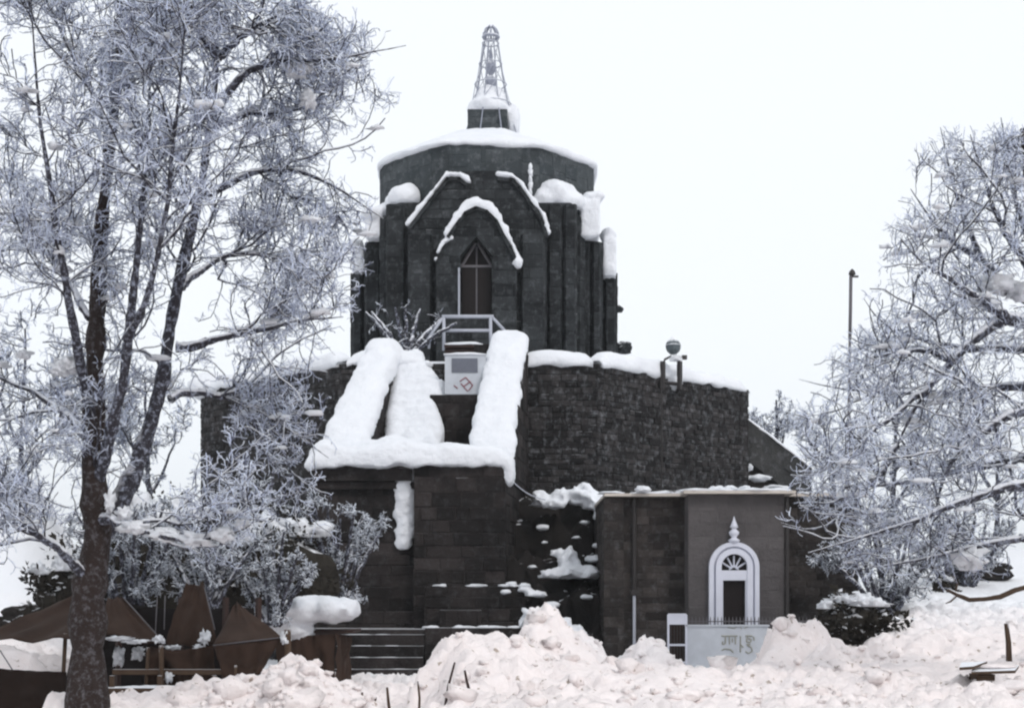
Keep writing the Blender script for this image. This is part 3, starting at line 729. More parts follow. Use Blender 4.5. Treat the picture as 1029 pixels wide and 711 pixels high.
mb = MB(); mb.blob(P(679, 360, YL), (.19, .14, .08), 3, .4, 2, 3); mb.blob(P(676.5, 346.5, YL-.02), (.215, .22, .03), 2, .1, 1.5, 4); mb.blob(P(675, 384, YL+.5), (.3, .2, .2), 3, .2, 1.5, 5); mb.build('snow', M['snow'], lp, True)

# ------------------------------------------------------------------ rocks between the stair block and the annex
ro = thing('rock_outcrop', 'dark rocky ledges with tiered heaps of snow between stair block and annex', 'rocks', (1.2, 33, 0))
xs = np.linspace(-.2, 1.97, 50); ys = np.linspace(29.6, 37.2, 130); RX, RY = np.meshgrid(xs, ys)
yy = RY+(vnoise(RX*1.7, RY*1.7, 31)-.5)*.9
RZ = np.interp(yy, [29.6, 30.3, 30.6, 31.9, 32.1, 33.1, 33.3, 34.2, 34.5, 35.2, 35.4, 37.2], [-.3, .0, .75, .9, 1.7, 1.85, 2.5, 2.65, 3.45, 3.6, 4.1, 4.3])
RZ = RZ+(vnoise(RX*3, RY*3, 32)-.5)*.35+(.5-worley(RX*2.2, RY*2.2, 33))*.35
i2 = np.arange(RX.size).reshape(RX.shape); Q = np.stack([i2[:-1,:-1], i2[:-1,1:], i2[1:,1:], i2[1:,:-1]], -1).reshape(-1, 4)
quads_mesh('rock', np.stack([RX, RY, RZ], -1).reshape(-1, 3), Q, M['rock'], ro, smooth=False)
mb = MB()
for u, v, Y, r in ((545, 503, 34.6, (.26, .4, .24)), (565, 500, 34.5, (.3, .35, .2)), (585, 500, 34.5, (.42, .4, .30)), (600, 506, 34.4, (.3, .4, .26)), (605, 519, 34.2, (.2, .25, .16)), (556, 507, 34.2, (.3, .3, .16)),
                   (572, 563, 33.0, (.22, .3, .26)), (575, 575, 32.7, (.5, .45, .18)), (590, 577, 32.7, (.4, .4, .16)), (558, 578, 32.6, (.3, .35, .14)), (596, 562, 33.2, (.22, .3, .12)), (560, 556, 33.2, (.18, .2, .12)),
                   (540, 625, 31.0, (.35, .4, .3)), (560, 632, 30.8, (.35, .4, .25)), (578, 640, 30.6, (.3, .35, .2)), (527, 592, 31.9, (.16, .2, .07)), (540, 597, 31.8, (.2, .2, .07)), (579, 540, 33.6, (.12, .1, .06)), (600, 548, 33.5, (.14, .15, .07)), (548, 545, 33.8, (.10, .1, .05)), (590, 600, 31.9, (.16, .2, .07)), (555, 608, 31.6, (.2, .2, .08)), (545, 530, 34, (.12, .15, .06)), (588, 525, 34, (.14, .15, .06)), (535, 570, 33, (.12, .15, .06))):
    mb.blob(P(u, v, Y), r, 3, .55, 2.3, int(u+v), .5)
o = mb.build('snow', M['snow'], ro); remesh(o, .05, 4)

# ------------------------------------------------------------------ annex with the arched door
an = thing('shrine_annex', 'low flat roofed brown stone annex with a white arched door', 'building', (5, 31, 0))
AY, PY_ = 30.6, 29.9
RT = 3.86
xl, xp0, xp1, xr = X(608, AY), X(692, PY_), X(788, PY_), X(862, AY)
mb = MB(); stone_prism(mb, rect(xl, xr, AY, 35.5), -.3, RT, .17, .34, .018, skip=(2,)); 
mb.build('wall', M['stone_annex'], an)
mb = MB(); stone_prism(mb, rect(xp0, xp1, PY_, AY+.3), -.3, RT, .30, .46, .006, skip=(2,), gap=.014); mb.build('porch', M['stone_porch'], an)
mb = MB(); mb.box(X(608, AY)-.03, X(626, AY), AY-.16, AY-.04, -.3, RT-.02); 
stone_face(mb, (X(608, AY)-.03, AY-.16), (X(626, AY), AY-.16), -.3, RT-.02, .2, .4, .015); mb.build('pilaster', M['stone_annex'], an)
mb = MB(); mb.box(xl-.03, xr+.15, AY-.28, 35.7, RT, RT+.06); mb.box(xp0-.13, xp1+.2, PY_-.25, AY-.285, RT+.01, RT+.07); mb.build('roof', M['roof_edge'], an)
mb = MB()
for k in range(34):
    x = rnd.uniform(xl, xr); yq = PY_-.1 if xp0 < x < xp1 else AY-.1
    mb.blob((x, yq+rnd.uniform(0, .3), RT+.08), (rnd.uniform(.1, .35), .2, rnd.uniform(.02, .055)), 2, .35, 1.8, k, .3)
for u in (646, 720, 733, 748): mb.blob((X(u, 30.2), 30.2, RT+.12), (.16, .2, .09), 3, .3, 1.8, u, .4)
mb.build('roof_snow', M['snow'], an, True)
DCX, ZS = X(737, PY_), 2.34
def arch(mb, r0, r1, zb, y0, y1, n=20):
    def ringp(r): return [(DCX-r, zb)]+[(DCX-r*math.cos(math.pi*i/n), ZS+r*math.sin(math.pi*i/n)) for i in range(n+1)]+[(DCX+r, zb)]
    A, B = ringp(r1), ringp(r0); m_ = len(A)
    vs = [(x, y0, z) for x, z in A]+[(x, y0, z) for x, z in B]+[(x, y1, z) for x, z in A]+[(x, y1, z) for x, z in B]
    fs = []
    for i in range(m_-1):
        fs += [(i, m_+i, m_+i+1, i+1), (i, i+1, 2*m_+i+1, 2*m_+i), (m_+i, 3*m_+i, 3*m_+i+1, m_+i+1)]
    mb.add(vs, fs)
mb = MB(); arch(mb, .43, .525, .3, PY_-.13, PY_); arch(mb, .385, .432, .3, PY_-.06, PY_); arch(mb, .27, .387, .3, PY_-.15, PY_)
fr = mb.build('door_arch', M['white_paint'], an)
mb = MB(); mb.box(DCX-.27, DCX+.27, PY_-.13, PY_, 2.06, 2.27)
for sx in (-1, 1):
    xx = sorted((DCX+sx*.235, DCX+sx*.27)); mb.box(xx[0], xx[1], PY_-.12, PY_-.0, .3, 2.06)
mb.build('lintel', M['white_paint'], an)
mb = MB()
for k in range(1, 6):
    t = math.pi*k/6; mb.bar((DCX+.05*math.cos(t), PY_-.06, ZS-.06+.05*math.sin(t)), (DCX+.28*math.cos(t), PY_-.06, ZS-.06+.30*math.sin(t)), .026)
mb.tube([(DCX+.09*math.cos(math.pi*i/8), PY_-.06, ZS-.06+.09*math.sin(math.pi*i/8)) for i in range(9)], .014, 5)
mb.build('fanlight', M['white_paint'], an)
mb = MB(); mb.profile([(DCX-.275, .3), (DCX+.275, .3), (DCX+.275, ZS)]+[(DCX+.275*math.cos(math.pi*i/12), ZS+.275*math.sin(math.pi*i/12)) for i in range(1, 12)]+[(DCX-.275, ZS)], PY_-.025, PY_-.009)
mb.build('door', M['door_wood'], an)
mb = MB(); mb.lathe((DCX, PY_-.08, 2.86), [(.10, 0), (.13, .04), (.08, .07), (.05, .10), (.10, .16), (.11, .21), (.06, .26), (.04, .28), (.09, .31), (.07, .36), (.025, .47), (.006, .54)], 14)
mb.build('finial', M['white_paint'], an, True)
mb = MB(); x = X(637, AY); mb.tube([(x, AY-.08, RT-.05), (x, AY-.08, Z(594, AY))], .045, 8); mb.box(x-.08, x+.08, AY-.16, AY-.02, Z(597, AY), Z(592, AY)); mb.build('drainpipe', M['dark_metal'], an)
mb = MB(); mb.tube([(x, AY-.08, Z(598, AY)), (x, AY-.08, .2)], .035, 8); mb.build('drainpipe', M['grey_metal'], an)
mb = MB(); x = X(789.5, PY_)+.02; mb.tube([(x, PY_-.04, RT-.03), (x, PY_-.04, .4)], .04, 8); mb.build('drainpipe', M['dark_metal'], an)

# low white wall with inscription before the door
WY = 28.9
ww = thing('white_wall', 'low whitewashed wall with gilt lettering and a spiked rail before the arched door', 'wall', (4.6, WY, 0))
x0, x1 = X(690, WY), X(772, WY)
mb = MB(); mb.box(x0, x1, WY, WY+.16, -.1, Z(629, WY)); mb.box(x1, X(816, WY), WY+.1, WY+.2, -.1, Z(634, WY)); mb.build('wall', M['white_wall'], ww)
mb = MB(); mb.box(x0-.02, x1+.02, WY-.03, WY+.19, Z(629, WY), Z(627.3, WY)); mb.box(x1+.02, X(817, WY), WY+.07, WY+.23, Z(634, WY), Z(632, WY)); mb.build('coping', M['white_wall'], ww)
mb = MB()
for k in range(34):
    x = x0+.05+k*(X(818, WY)-x0-.1)/33; zb = Z(628, WY) if x < x1 else Z(633, WY); mb.tube([(x, WY+.12, zb), (x, WY+.12, Z(621.5, WY)), (x, WY+.12, Z(619, WY))], [.011, .011, .002], 5)
mb.tube([(x0, WY+.12, Z(624, WY)), (X(818, WY), WY+.12, Z(624, WY))], .012, 5)
mb.build('spiked_rail', M['pole'], ww)
mb = MB()
YI = WY-.012
def strokes(seq, w_=.03):
    for s_ in seq:
        pts = [P(u, v, YI) for u, v in s_]
        for a, b_ in zip(pts[:-1], pts[1:]): mb.bar(a, b_, w_*.55)
strokes([[(725, 638.5), (741, 638.5)], [(729, 638.5), (729, 646), (726, 647), (726, 644)], [(733, 638.5), (733, 647)], [(739, 638.5), (739, 647)], [(736, 641), (736, 645)],
         [(725, 653), (728, 651.5), (734, 652), (737, 655)], [(744, 638.5), (744, 655)], [(744, 647), (747, 650)],
         [(749, 638.5), (756, 638.5)], [(751, 639), (750, 644), (754, 645), (755, 642), (752, 641)], [(751, 648), (755, 650), (756, 654), (752, 656), (749, 654)], [(757, 639), (758, 643)], [(750, 647), (754, 647)]], .034)
strokes([[(731, 629.5), (738, 631), (740, 629.5)], [(744, 628.5), (745, 632)], [(748, 631), (752, 629)]], .018)
mb.build('inscription', M['gold'], ww)
mb = MB(); mb.box(x0+.4, x1-.5, WY-.1, WY-.01, -.1, .12); mb.build('base_shade', M['gap_shade'], ww)  # dark strip at the wall foot, painted in place of a shaded gap
gt = thing('barred_gate', 'small barred iron gate with a white head panel beside the whitewashed wall', 'gate', (X(681, WY), WY, .2))
ga, gb_ = X(671.5, WY), X(689.5, WY)
mb = MB()
for x in (ga, gb_): mb.box(x-.02, x+.02, WY-.03, WY+.03, .0, Z(617, WY))
for v in (617, 647.5, 665): mb.box(ga, gb_, WY-.025, WY+.025, Z(v, WY)-.02, Z(v, WY)+.02)
mb.build('frame', M['white_paint'], gt)
mb = MB(); mb.box(ga+.02, gb_-.02, WY-.015, WY+.015, Z(627, WY), Z(618, WY)); mb.build('head_panel', M['white_paint'], gt)
mb = MB()
for k in range(1, 6): x = ga+(gb_-ga)*k/6; mb.tube([(x, WY, 0), (x, WY, Z(627, WY))], .012, 5)
mb.build('bars', M['dark_metal'], gt)
mb = MB(); mb.box(ga-.0, gb_+.05, WY+.25, WY+.3, .0, Z(628, WY)); mb.build('dark_sheet', M['dark_wood'], gt)  # dark sheet added for the darkness behind the bars

# pole
mb = MB(); YP = 34.5; b0 = P(851, 600, YP); t0 = P(855, 277, YP)
bp = thing('flag_pole', 'tall thin grey pole with a small lamp head, behind the annex roof', 'pole', (b0[0], YP, 1.5))
mb.tube([(b0[0], YP, 1.0), P(852.5, 440, YP), P(854, 340, YP)], [.042, .038, .034], 8); mb.build('pole', M['pole'], bp, True)
mb = MB(); mb.tube([P(854, 340, YP), P(854.6, 310, YP), t0], [.042, .042, .042], 8); mb.build('upper_pole', M['pole'], bp, True)
mb = MB(); q = t0; mb.lathe((q[0]+.03, q[1], q[2]), [(.02, 0), (.09, .03), (.07, .1), (.02, .16)], 10); mb.box(q[0], q[0]+.18, YP-.03, YP+.03, q[2]-.04, q[2]); mb.build('lamp_head', M['dark_metal'], bp)

# ------------------------------------------------------------------ trees
def norm(a): return a/np.maximum(np.linalg.norm(a, axis=-1, keepdims=True), 1e-9)
def tubes(Pn, Rn, k):
    M_, n, _ = Pn.shape
    d = np.empty_like(Pn); d[:, 1:-1] = Pn[:, 2:]-Pn[:, :-2]; d[:, 0] = Pn[:, 1]-Pn[:, 0]; d[:, -1] = Pn[:, -1]-Pn[:, -2]; d = norm(d)
    od = norm(Pn[:, -1]-Pn[:, 0]); ref = np.where(np.abs(od[:, 2:3]) < .8, np.array([[0, 0, 1.]]), np.array([[1., 0, 0]]))[:, None, :]
    a = norm(np.cross(d, np.broadcast_to(ref, d.shape))); b = np.cross(d, a)
    t = 2*np.pi*np.arange(k)/k
    V = Pn[:, :, None, :]+Rn[:, :, None, None]*(np.cos(t)[None, None, :, None]*a[:, :, None, :]+np.sin(t)[None, None, :, None]*b[:, :, None, :])
    ids = np.arange(M_*n*k).reshape(M_, n, k); r = np.roll(ids, -1, axis=2)
    Q = np.stack([ids[:, :-1], r[:, :-1], r[:, 1:], ids[:, 1:]], -1).reshape(-1, 4)
    return V.reshape(-1, 3), Q
class TB_:
    def __init__(s): s.V = []; s.Q = []; s.mi = []; s.n = 0
    def add(s, Pn, Rn, k, m):
        if len(Pn) == 0: return
        v, q = tubes(Pn, Rn, k); s.V.append(v); s.Q.append(q+s.n); s.mi.append(np.full(len(q), m)); s.n += len(v)
    def build(s, name, mats, parent): return quads_mesh(name, np.concatenate(s.V), np.concatenate(s.Q), mats, parent, np.concatenate(s.mi))
def spawn(Pn, Rn, n, lo, hi, ang, up, wander, npts, rf, rng, t0=.15, t1=1., flat=1.):
    M_, N_, _ = Pn.shape
    pi = np.repeat(np.arange(M_), n); t = rng.uniform(t0, t1, len(pi)); f = t*(N_-1); i = np.minimum(f.astype(int), N_-2); fr = (f-i)[:, None]
    p = Pn[pi, i]*(1-fr)+Pn[pi, i+1]*fr; d = norm(Pn[pi, i+1]-Pn[pi, i]); rp_ = Rn[pi, i]*(1-fr[:, 0])+Rn[pi, i+1]*fr[:, 0]
    v = rng.normal(size=p.shape); v[:, 1] *= flat; v -= (v*d).sum(1, keepdims=True)*d; v = norm(v)
    a = (ang*rng.uniform(.6, 1.35, len(p)))[:, None]; d = norm(np.cos(a)*d+np.sin(a)*v+np.array([0, 0, up]))
    L = rng.uniform(lo, hi, len(p))*(1.15-.55*t); st = (L/(npts-1))[:, None]
    out = [p]
    for k in range(npts-1):
        d = norm(d+rng.normal(size=d.shape)*wander+np.array([0, 0, up*.25])); p = p+d*st; out.append(p)
    Pn2 = np.stack(out, 1)
    r0 = np.minimum(rp_*.75, rf*L); r0 = np.maximum(r0, rf*L*.35)
    Rn2 = r0[:, None]*np.linspace(1, .4, npts)[None]
    return Pn2, Rn2
def resample(pts, n=14):
    pts = np.array(pts, dtype=float); s = np.r_[0, np.cumsum(np.linalg.norm(np.diff(pts[:, :3], axis=0), axis=1))]
    q = np.linspace(0, s[-1], n); out = np.stack([np.interp(q, s, pts[:, i]) for i in range(4)], 1)
    o2 = out.copy()
    for _ in range(2): o2[1:-1] = .25*o2[:-2]+.5*o2[1:-1]+.25*o2[2:]
    return o2
def stem(pxs, Y):                                   # (u, v, depth offset, radius in photo pixels)
    return resample([(*P(u, v, Y+dy), r*.86/F*Y) for u, v, dy, r in pxs])
def snow_on(Pn, Rn, rng, frac=.6, scale=.95, lift=.75):
    keep = rng.random(len(Pn)) < frac; Pn, Rn = Pn[keep], Rn[keep]
    dh = Pn[:, -1]-Pn[:, 0]; slope = np.abs(dh[:, 2])/np.maximum(np.linalg.norm(dh, axis=1), 1e-6); ok = slope < .78
    Pn, Rn = Pn[ok].copy(), Rn[ok]
    Pn[:, :, 2] += Rn*lift
    return Pn, Rn*scale*rng.uniform(.55, 1.15, Rn.shape)

def tree(name, label, loc, stems, nroot, prm, group=None, seed=1, mats=None, cat='tree', rough=.10):
    rng = np.random.default_rng(seed)
    root = thing(name, label, cat, loc, group)
    mats = mats or [M['bark'], M['bark_thin'], M['twig'], M['snow']]
    tr = TB_()
    lim = []
    Sarr = np.stack([s_[:, :3] for s_ in stems]); Rarr = np.stack([s_[:, 3] for s_ in stems])
    tt_ = np.linspace(0, 1, Rarr.shape[1])[None]; Rarr = Rarr*np.where(np.arange(len(stems))[:, None] < nroot, 1, 1-.15*np.minimum(1, tt_*4)-.6*tt_**2)
    Sarr = Sarr+rng.normal(size=Sarr.shape)*np.minimum(Rarr, .05)[:, :, None]*.35
    # fine knobbly trunk: interpolate to more rings
    def dens(A, m): 
        n = A.shape[1]; q = np.linspace(0, n-1, m); i = np.minimum(q.astype(int), n-2); f = (q-i); 
        return A[:, i]*(1-f).reshape((1, -1)+(1,)*(A.ndim-2))+A[:, i+1]*f.reshape((1, -1)+(1,)*(A.ndim-2))
    SD, RD = dens(Sarr, 60), dens(Rarr, 60)
    RD = RD*(1+rough*rng.normal(size=RD.shape))
    tr.add(SD[:nroot], RD[:nroot], 10, 0)
    tr.build('trunk', mats, root)
    cr = TB_(); sn = TB_()
    if len(SD) > nroot: cr.add(SD[nroot:], RD[nroot:], 7, 1)
    ps, rs_ = snow_on(dens(Sarr, 40).reshape(-1, 8, 3), dens(Rarr, 40).reshape(-1, 8), rng, 1., .75, .6)
    sn.add(ps, rs_, 6, 0)
    b1, r1 = spawn(Sarr, Rarr, prm['n1'], *prm['l1'], prm.get('a1', .85), prm.get('up', .12), .24, 10, .011, rng, prm.get('t0', .2), flat=prm.get('flat', 1.))
    # envelope of the crown
    env = prm.get('env')
    def cut(b, r):
        if env is None: return b, r
        b = b.copy(); bad = ~(env(b[:, -1]) & env(b[:, b.shape[1]//2])); r = r.copy()
        for _ in range(2):                      # branches that would reach past the crown grow shorter
            b[bad] = b[bad, :1]+(b[bad]-b[bad, :1])*.72; r[bad] *= .85
            bad = ~(env(b[:, -1]) & env(b[:, b.shape[1]//2]))
        return b[~bad], r[~bad]
    b1, r1 = cut(b1, r1)
    cr.add(b1, r1, 5, 1); sn.add(*snow_on(b1, r1, rng, .75, 1.0, .8), 5, 0)
    b2, r2 = spawn(b1, r1, prm['n2'], *prm['l2'], .85, prm.get('up', .12)*.5, .26, 9, .012, rng, .08)
    b2, r2 = cut(b2, r2)
    r2 = np.maximum(r2, prm['rt']*1.15)
    cr.add(b2, r2, 4, 1); sn.add(*snow_on(b2, r2, rng, .55, 1.0, .8), 4, 0)
    b3, r3 = spawn(b2, r2, prm['n3'], *prm['l3'], .95, .02, .30, 6, .012, rng, .05)
    r3 = np.clip(r3, prm['rt'], prm['rt']*1.5); cr.add(b3, r3, 3, 2)
    b4, r4 = spawn(b3, r3, prm['n4'], *prm['l4'], 1.0, .0, .28, 4, .012, rng, .15)
    r4 = np.clip(r4, prm['rt']*.75, prm['rt']); cr.add(b4, r4, 3, 2)
    crown = cr.build('crown', mats, root)
    sn.build('snow', [M['snow']], root)
    if prm.get('clumps'):
        mb = MB()
        cand = b1.reshape(-1, 3)[::3]; k = rng.choice(len(cand), prm['clumps'], replace=False)
        for j, q in enumerate(cand[k]): 
            r = rng.uniform(.03, .07)*prm.get('cs', 1); mb.blob(q+[0, 0, r*.4], (r*rng.uniform(1, 2.4), r*rng.uniform(1, 1.6), r*.8), 2, .6, 2.0, j, .4)
        for u, v, Y, r in prm.get('big', ()): mb.blob(P(u, v, Y), tuple(q_*.72 for q_ in r), 3, .6, 2.6, int(u+v))
        mb.build('snow_clump', M['snow'], root, True)
    print(name, 'faces', sum(len(q) for q in cr.Q))
    return root

YT = 17.0
LS = [
 [(86,716,0,25),(88,680,0,22),(90,640,0,20),(92,590,0,18),(94,540,0,18),(97,490,0,16),(96,440,0,13),(93,380,0,11),(92,320,0,10),(98,250,0,8),(112,150,0,7),(122,60,0,5),(128,-60,0,4)],
 [(93,560,0,12),(112,515,.2,12),(135,480,.4,12),(152,450,.5,12),(165,385,.5,11),(179,310,.5,10),(185,245,.5,10),(203,190,.5,8.5),(212,130,.5,8),(219,60,.5,6.5),(223,-60,.5,4.5)],
 [(96,490,0,8),(112,440,-.3,8),(125,395,-.5,7.5),(129,330,-.6,6.5),(140,250,-.8,5),(146,170,-1,4),(152,60,-1,3),(158,-40,-1.2,2)],
 [(93,430,0,7),(82,370,-.4,6.5),(68,300,-.8,6),(56,230,-1,5),(46,160,-1,4),(36,80,-1.2,3),(30,-20,-1.3,2)],
 [(94,455,0,6),(70,420,.5,5.5),(38,395,1,5),(0,380,1.3,4),(-50,360,1.6,3)],
 [(92,585,0,7),(66,556,-.4,6),(30,530,-.6,5.5),(0,505,-.7,4.5),(-50,480,-1,3)],
 [(174,350,.5,6),(195,347,.5,5.5),(225,340,.4,5),(255,333,.3,4.5),(300,322,.0,3.5),(345,318,-.2,2)],
 [(212,125,.5,6),(222,100,.5,6),(236,78,.5,5.5),(258,62,.4,5),(300,62,.3,4),(350,58,.2,3),(408,46,.1,1.6)],
 [(200,200,.5,5),(235,180,.8,5),(270,168,.9,4.5),(310,172,.9,4),(345,192,.9,3),(385,220,.8,2)],
 [(97,520,0,7),(118,524,-.4,6),(150,536,-.6,5.5),(200,545,-.7,5),(248,530,-.7,3)],
 [(182,290,.5,5),(210,262,.9,4.5),(250,250,1.2,4),(295,262,1.4,3),(335,285,1.5,2)],
 [(170,400,.5,5),(200,392,.9,4.5),(240,400,1.2,4),(285,425,1.4,3),(330,460,1.5,2)],
 [(90,320,0,5),(60,270,1,4.5),(28,235,1.6,4),(-10,190,2,3)],
 [(112,150,0,5),(95,95,.6,4),(70,50,1,3.5),(45,0,1.2,3),(25,-50,1.3,2)],
 [(128,340,-.6,5),(150,300,-1.2,4),(165,230,-1.6,3.5),(175,150,-1.8,3),(182,70,-2,2.5),(190,-20,-2,2)],
 [(212,130,.5,5),(245,115,1,4),(285,112,1.4,3.5),(330,105,1.7,2.5),(370,90,1.8,1.6)],
 [(219,60,.5,5),(245,35,.2,4),(275,18,0,3),(310,2,0,2)],
 [(219,60,.5,4),(200,30,-.3,3.5),(178,0,-.8,3),(160,-40,-1,2)],
]
stems = [stem(s_, YT) for s_ in LS]
EU = [(-60, 225), (0, 300), (40, 402), (95, 388), (150, 355), (190, 366), (215, 388), (250, 370), (300, 342), (390, 326), (430, 308), (480, 318), (560, 360), (595, 350), (640, 100)]
def env_left(p):
    u = U0+p[:, 0]/p[:, 1]*F; v = VH-(p[:, 2]-EYE)/p[:, 1]*F
    lim = np.interp(v, [a for a, _ in EU], [b for _, b in EU])
    j = np.random.default_rng(5).uniform(-50, 24, len(u))
    return (u < lim+j) & (v < 575) & (u > -190) & (v > -140)
tree('broadleaf_tree', 'large bare rime covered tree with a thick dark forked trunk among the brown tarpaulins', P(88, 708, YT), stems, 1,
     dict(n1=[8 if s_ == 9 else 20 for s_ in range(len(LS))], l1=(.6, 2.0), n2=9, l2=(.28, .90), n3=6, l3=(.10, .34), n4=2, l4=(.05, .15), rt=.0056, up=.13, clumps=130, env=env_left, t0=.28,
          big=((70, 366, YT-.3, (.22, .16, .13)), (62, 370, YT-.3, (.16, .14, .12)), (300, 68, YT+.4, (.22, .16, .16)), (310, 100, YT+.3, (.14, .14, .14)), (140, 178, YT, (.12, .1, .1)), (24, 356, YT+.5, (.12, .10, .07)),
               (135, 530, YT-.55, (.22, .10, .09)), (165, 537, YT-.6, (.24, .10, .10)), (195, 541, YT-.65, (.25, .11, .10)), (225, 536, YT-.7, (.2, .10, .10)), (243, 526, YT-.7, (.12, .09, .08)), (110, 505, YT-.3, (.08, .08, .16)), (125, 516, YT-.4, (.12, .09, .1)))), seed=3)

YR2 = 21.0
RS = [
 [(1110,680,0,22),(1104,600,0,20),(1098,520,0,19),(1090,450,0,17),(1080,390,0,15),(1066,335,0,13),(1050,280,0,10),(1038,210,0,7),(1030,130,0,4)],
 [(1068,345,0,11),(1040,322,-.3,10),(1010,318,-.6,9),(982,334,-.8,8),(958,362,-1,7),(935,388,-1.1,6),(915,412,-1.2,5),(900,450,-1.2,3.5)],
 [(1056,310,0,9),(1030,298,.5,8),(1005,290,.8,7.5),(985,262,1,6),(970,225,1,5),(955,180,1,3.5),(945,128,1,1.8)],
 [(1084,400,0,10),(1045,408,-.6,9),(1010,420,-1,8),(978,438,-1.2,7),(955,458,-1.3,6),(945,485,-1.3,4),(938,520,-1.3,3)],
 [(1096,500,0,9),(1050,488,-.8,8),(1000,492,-1.3,7),(950,510,-1.7,6),(900,530,-1.9,4.5),(850,545,-2,3),(812,555,-2,2)],
 [(1080,395,0,8),(1030,385,.8,7),(970,392,1.2,6),(910,397,1.5,4.5),(850,391,1.7,3),(822,388,1.75,2),(803,381,1.8,1.2)],
 [(1066,350,0,8),(1020,352,1,6.5),(965,350,1.5,5),(915,340,1.8,4),(880,325,2,2.5),(868,300,2,1.6)],
 [(1050,290,0,6),(1022,255,-.6,5),(1000,215,-.9,4),(985,170,-1,3),(975,135,-1,1.8)],
 [(1046,270,0,6),(1030,230,.4,5),(1014,180,.5,3.5),(1006,118,.6,1.8)],
 [(985,262,1,5),(960,245,1.2,4),(935,220,1.3,3),(915,190,1.4,2)],
 [(1092,460,0,8),(1040,455,.8,7),(985,470,1.2,6),(930,480,1.5,5),(880,490,1.7,3.5),(830,490,1.8,2.2),(800,480,1.8,1.5)],
 [(1098,540,0,7),(1050,535,-.6,6),(1000,545,-1,5.5),(960,555,-1.2,4.5),(915,565,-1.3,3.5),(870,570,-1.4,2.2)],
 [(958,362,-1,5),(935,352,-1.3,4),(905,352,-1.5,3),(870,362,-1.6,2)],
 [(935,388,-1.1,5),(905,412,-1.5,4),(875,435,-1.7,3),(845,465,-1.8,2.2),(815,500,-1.9,1.6)],
 [(1010,318,-.6,6),(985,300,-1.2,5),(955,280,-1.5,4),(925,265,-1.6,3),(905,240,-1.7,1.8)],
 [(900,450,-1.2,4),(880,480,-1.4,3.5),(850,515,-1.5,3),(820,535,-1.6,2.2),(785,525,-1.7,1.5)],
]
stems = [stem(s_, YR2) for s_ in RS]
EL = [(110, 1000), (140, 950), (200, 920), (235, 905), (300, 890), (340, 860), (400, 795), (450, 795), (480, 800), (510, 805), (540, 815), (590, 850), (620, 880)]
def env_right(p):
    u = U0+p[:, 0]/p[:, 1]*F; v = VH-(p[:, 2]-EYE)/p[:, 1]*F
    lim = np.interp(v, [a for a, _ in EL], [b for _, b in EL])
    j = np.random.default_rng(6).uniform(-30, 48, len(u))
    return (u > lim+j) & (v < 585) & (u < 1250) & (v > 132)
tree('broadleaf_tree', 'spreading bare rime covered tree reaching over the annex from the right edge', P(1104, 640, YR2), stems, 1,
     dict(n1=11, l1=(.7, 2.7), n2=8, l2=(.35, 1.1), n3=5, l3=(.12, .42), n4=2, l4=(.06, .18), rt=.0060, up=.12, clumps=90, env=env_right, t0=.2,
          big=((1000, 285, YR2-.4, (.34, .25, .2)), (1025, 292, YR2-.4, (.3, .25, .2)), (985, 300, YR2-.5, (.2, .2, .14)), (940, 400, YR2-1, (.14, .12, .1)), (975, 560, YR2-1.2, (.3, .25, .2)))), seed=5)

# trees behind on the right
def small_tree(u, v0, v1, Y, lab, seed, spread, rt=.011, n1=8, n=(4, 3, 2)):
    rng = random.Random(seed); st = []
    base = [(u, v0, 0, 4), (u+rng.uniform(-3, 3), v0+(v1-v0)*.3, 0, 3), (u+rng.uniform(-6, 6), v0+(v1-v0)*.7, 0, 2), (u+rng.uniform(-8, 8), v1, 0, 1)]
    st.append(stem(base, Y))
    for k in range(5):
        f = rng.uniform(.15, .55); vv = v0+(v1-v0)*f; d = rng.choice((-1, 1))*rng.uniform(.4, 1)*spread
        st.append(stem([(u, vv, 0, 2.5), (u+d*.4, vv+(v1-v0)*.12, rng.uniform(-1, 1), 2), (u+d*.8, vv+(v1-v0)*.28, rng.uniform(-1.5, 1.5), 1.5), (u+d, vv+(v1-v0)*.42, rng.uniform(-2, 2), 1)], Y))
    Lm = spread/F*Y
    return tree('broadleaf_tree', lab, P(u, v0, Y), st, 1, dict(n1=n1, l1=(Lm*.4, Lm*.9), n2=n[0], l2=(Lm*.2, Lm*.45), n3=n[1], l3=(Lm*.1, Lm*.25), n4=n[2], l4=(Lm*.06, Lm*.14), rt=rt, up=.25, t0=.3), seed=seed,
                mats=[M['bark_thin'], M['bark_thin'], M['twig'], M['snow']])
small_tree(778, 500, 402, 46, 'small pale frosted tree behind the sloping wall, left of the pole', 21, 26)
small_tree(835, 520, 425, 47, 'small pale frosted tree just left of the grey pole foot', 22, 36)
small_tree(895, 540, 400, 44, 'pale frosted tree right of the grey pole behind the spreading branches', 23, 45)
small_tree(1000, 570, 440, 45, 'pale frosted tree on the snow slope behind the fallen branch', 24, 50)
small_tree(20, 530, 330, 42, 'pale frosted tree on the hillside at the far left', 25, 60, .016)
small_tree(150, 560, 380, 48, 'pale frosted tree on the hillside left of the terrace wall', 26, 50, .016)

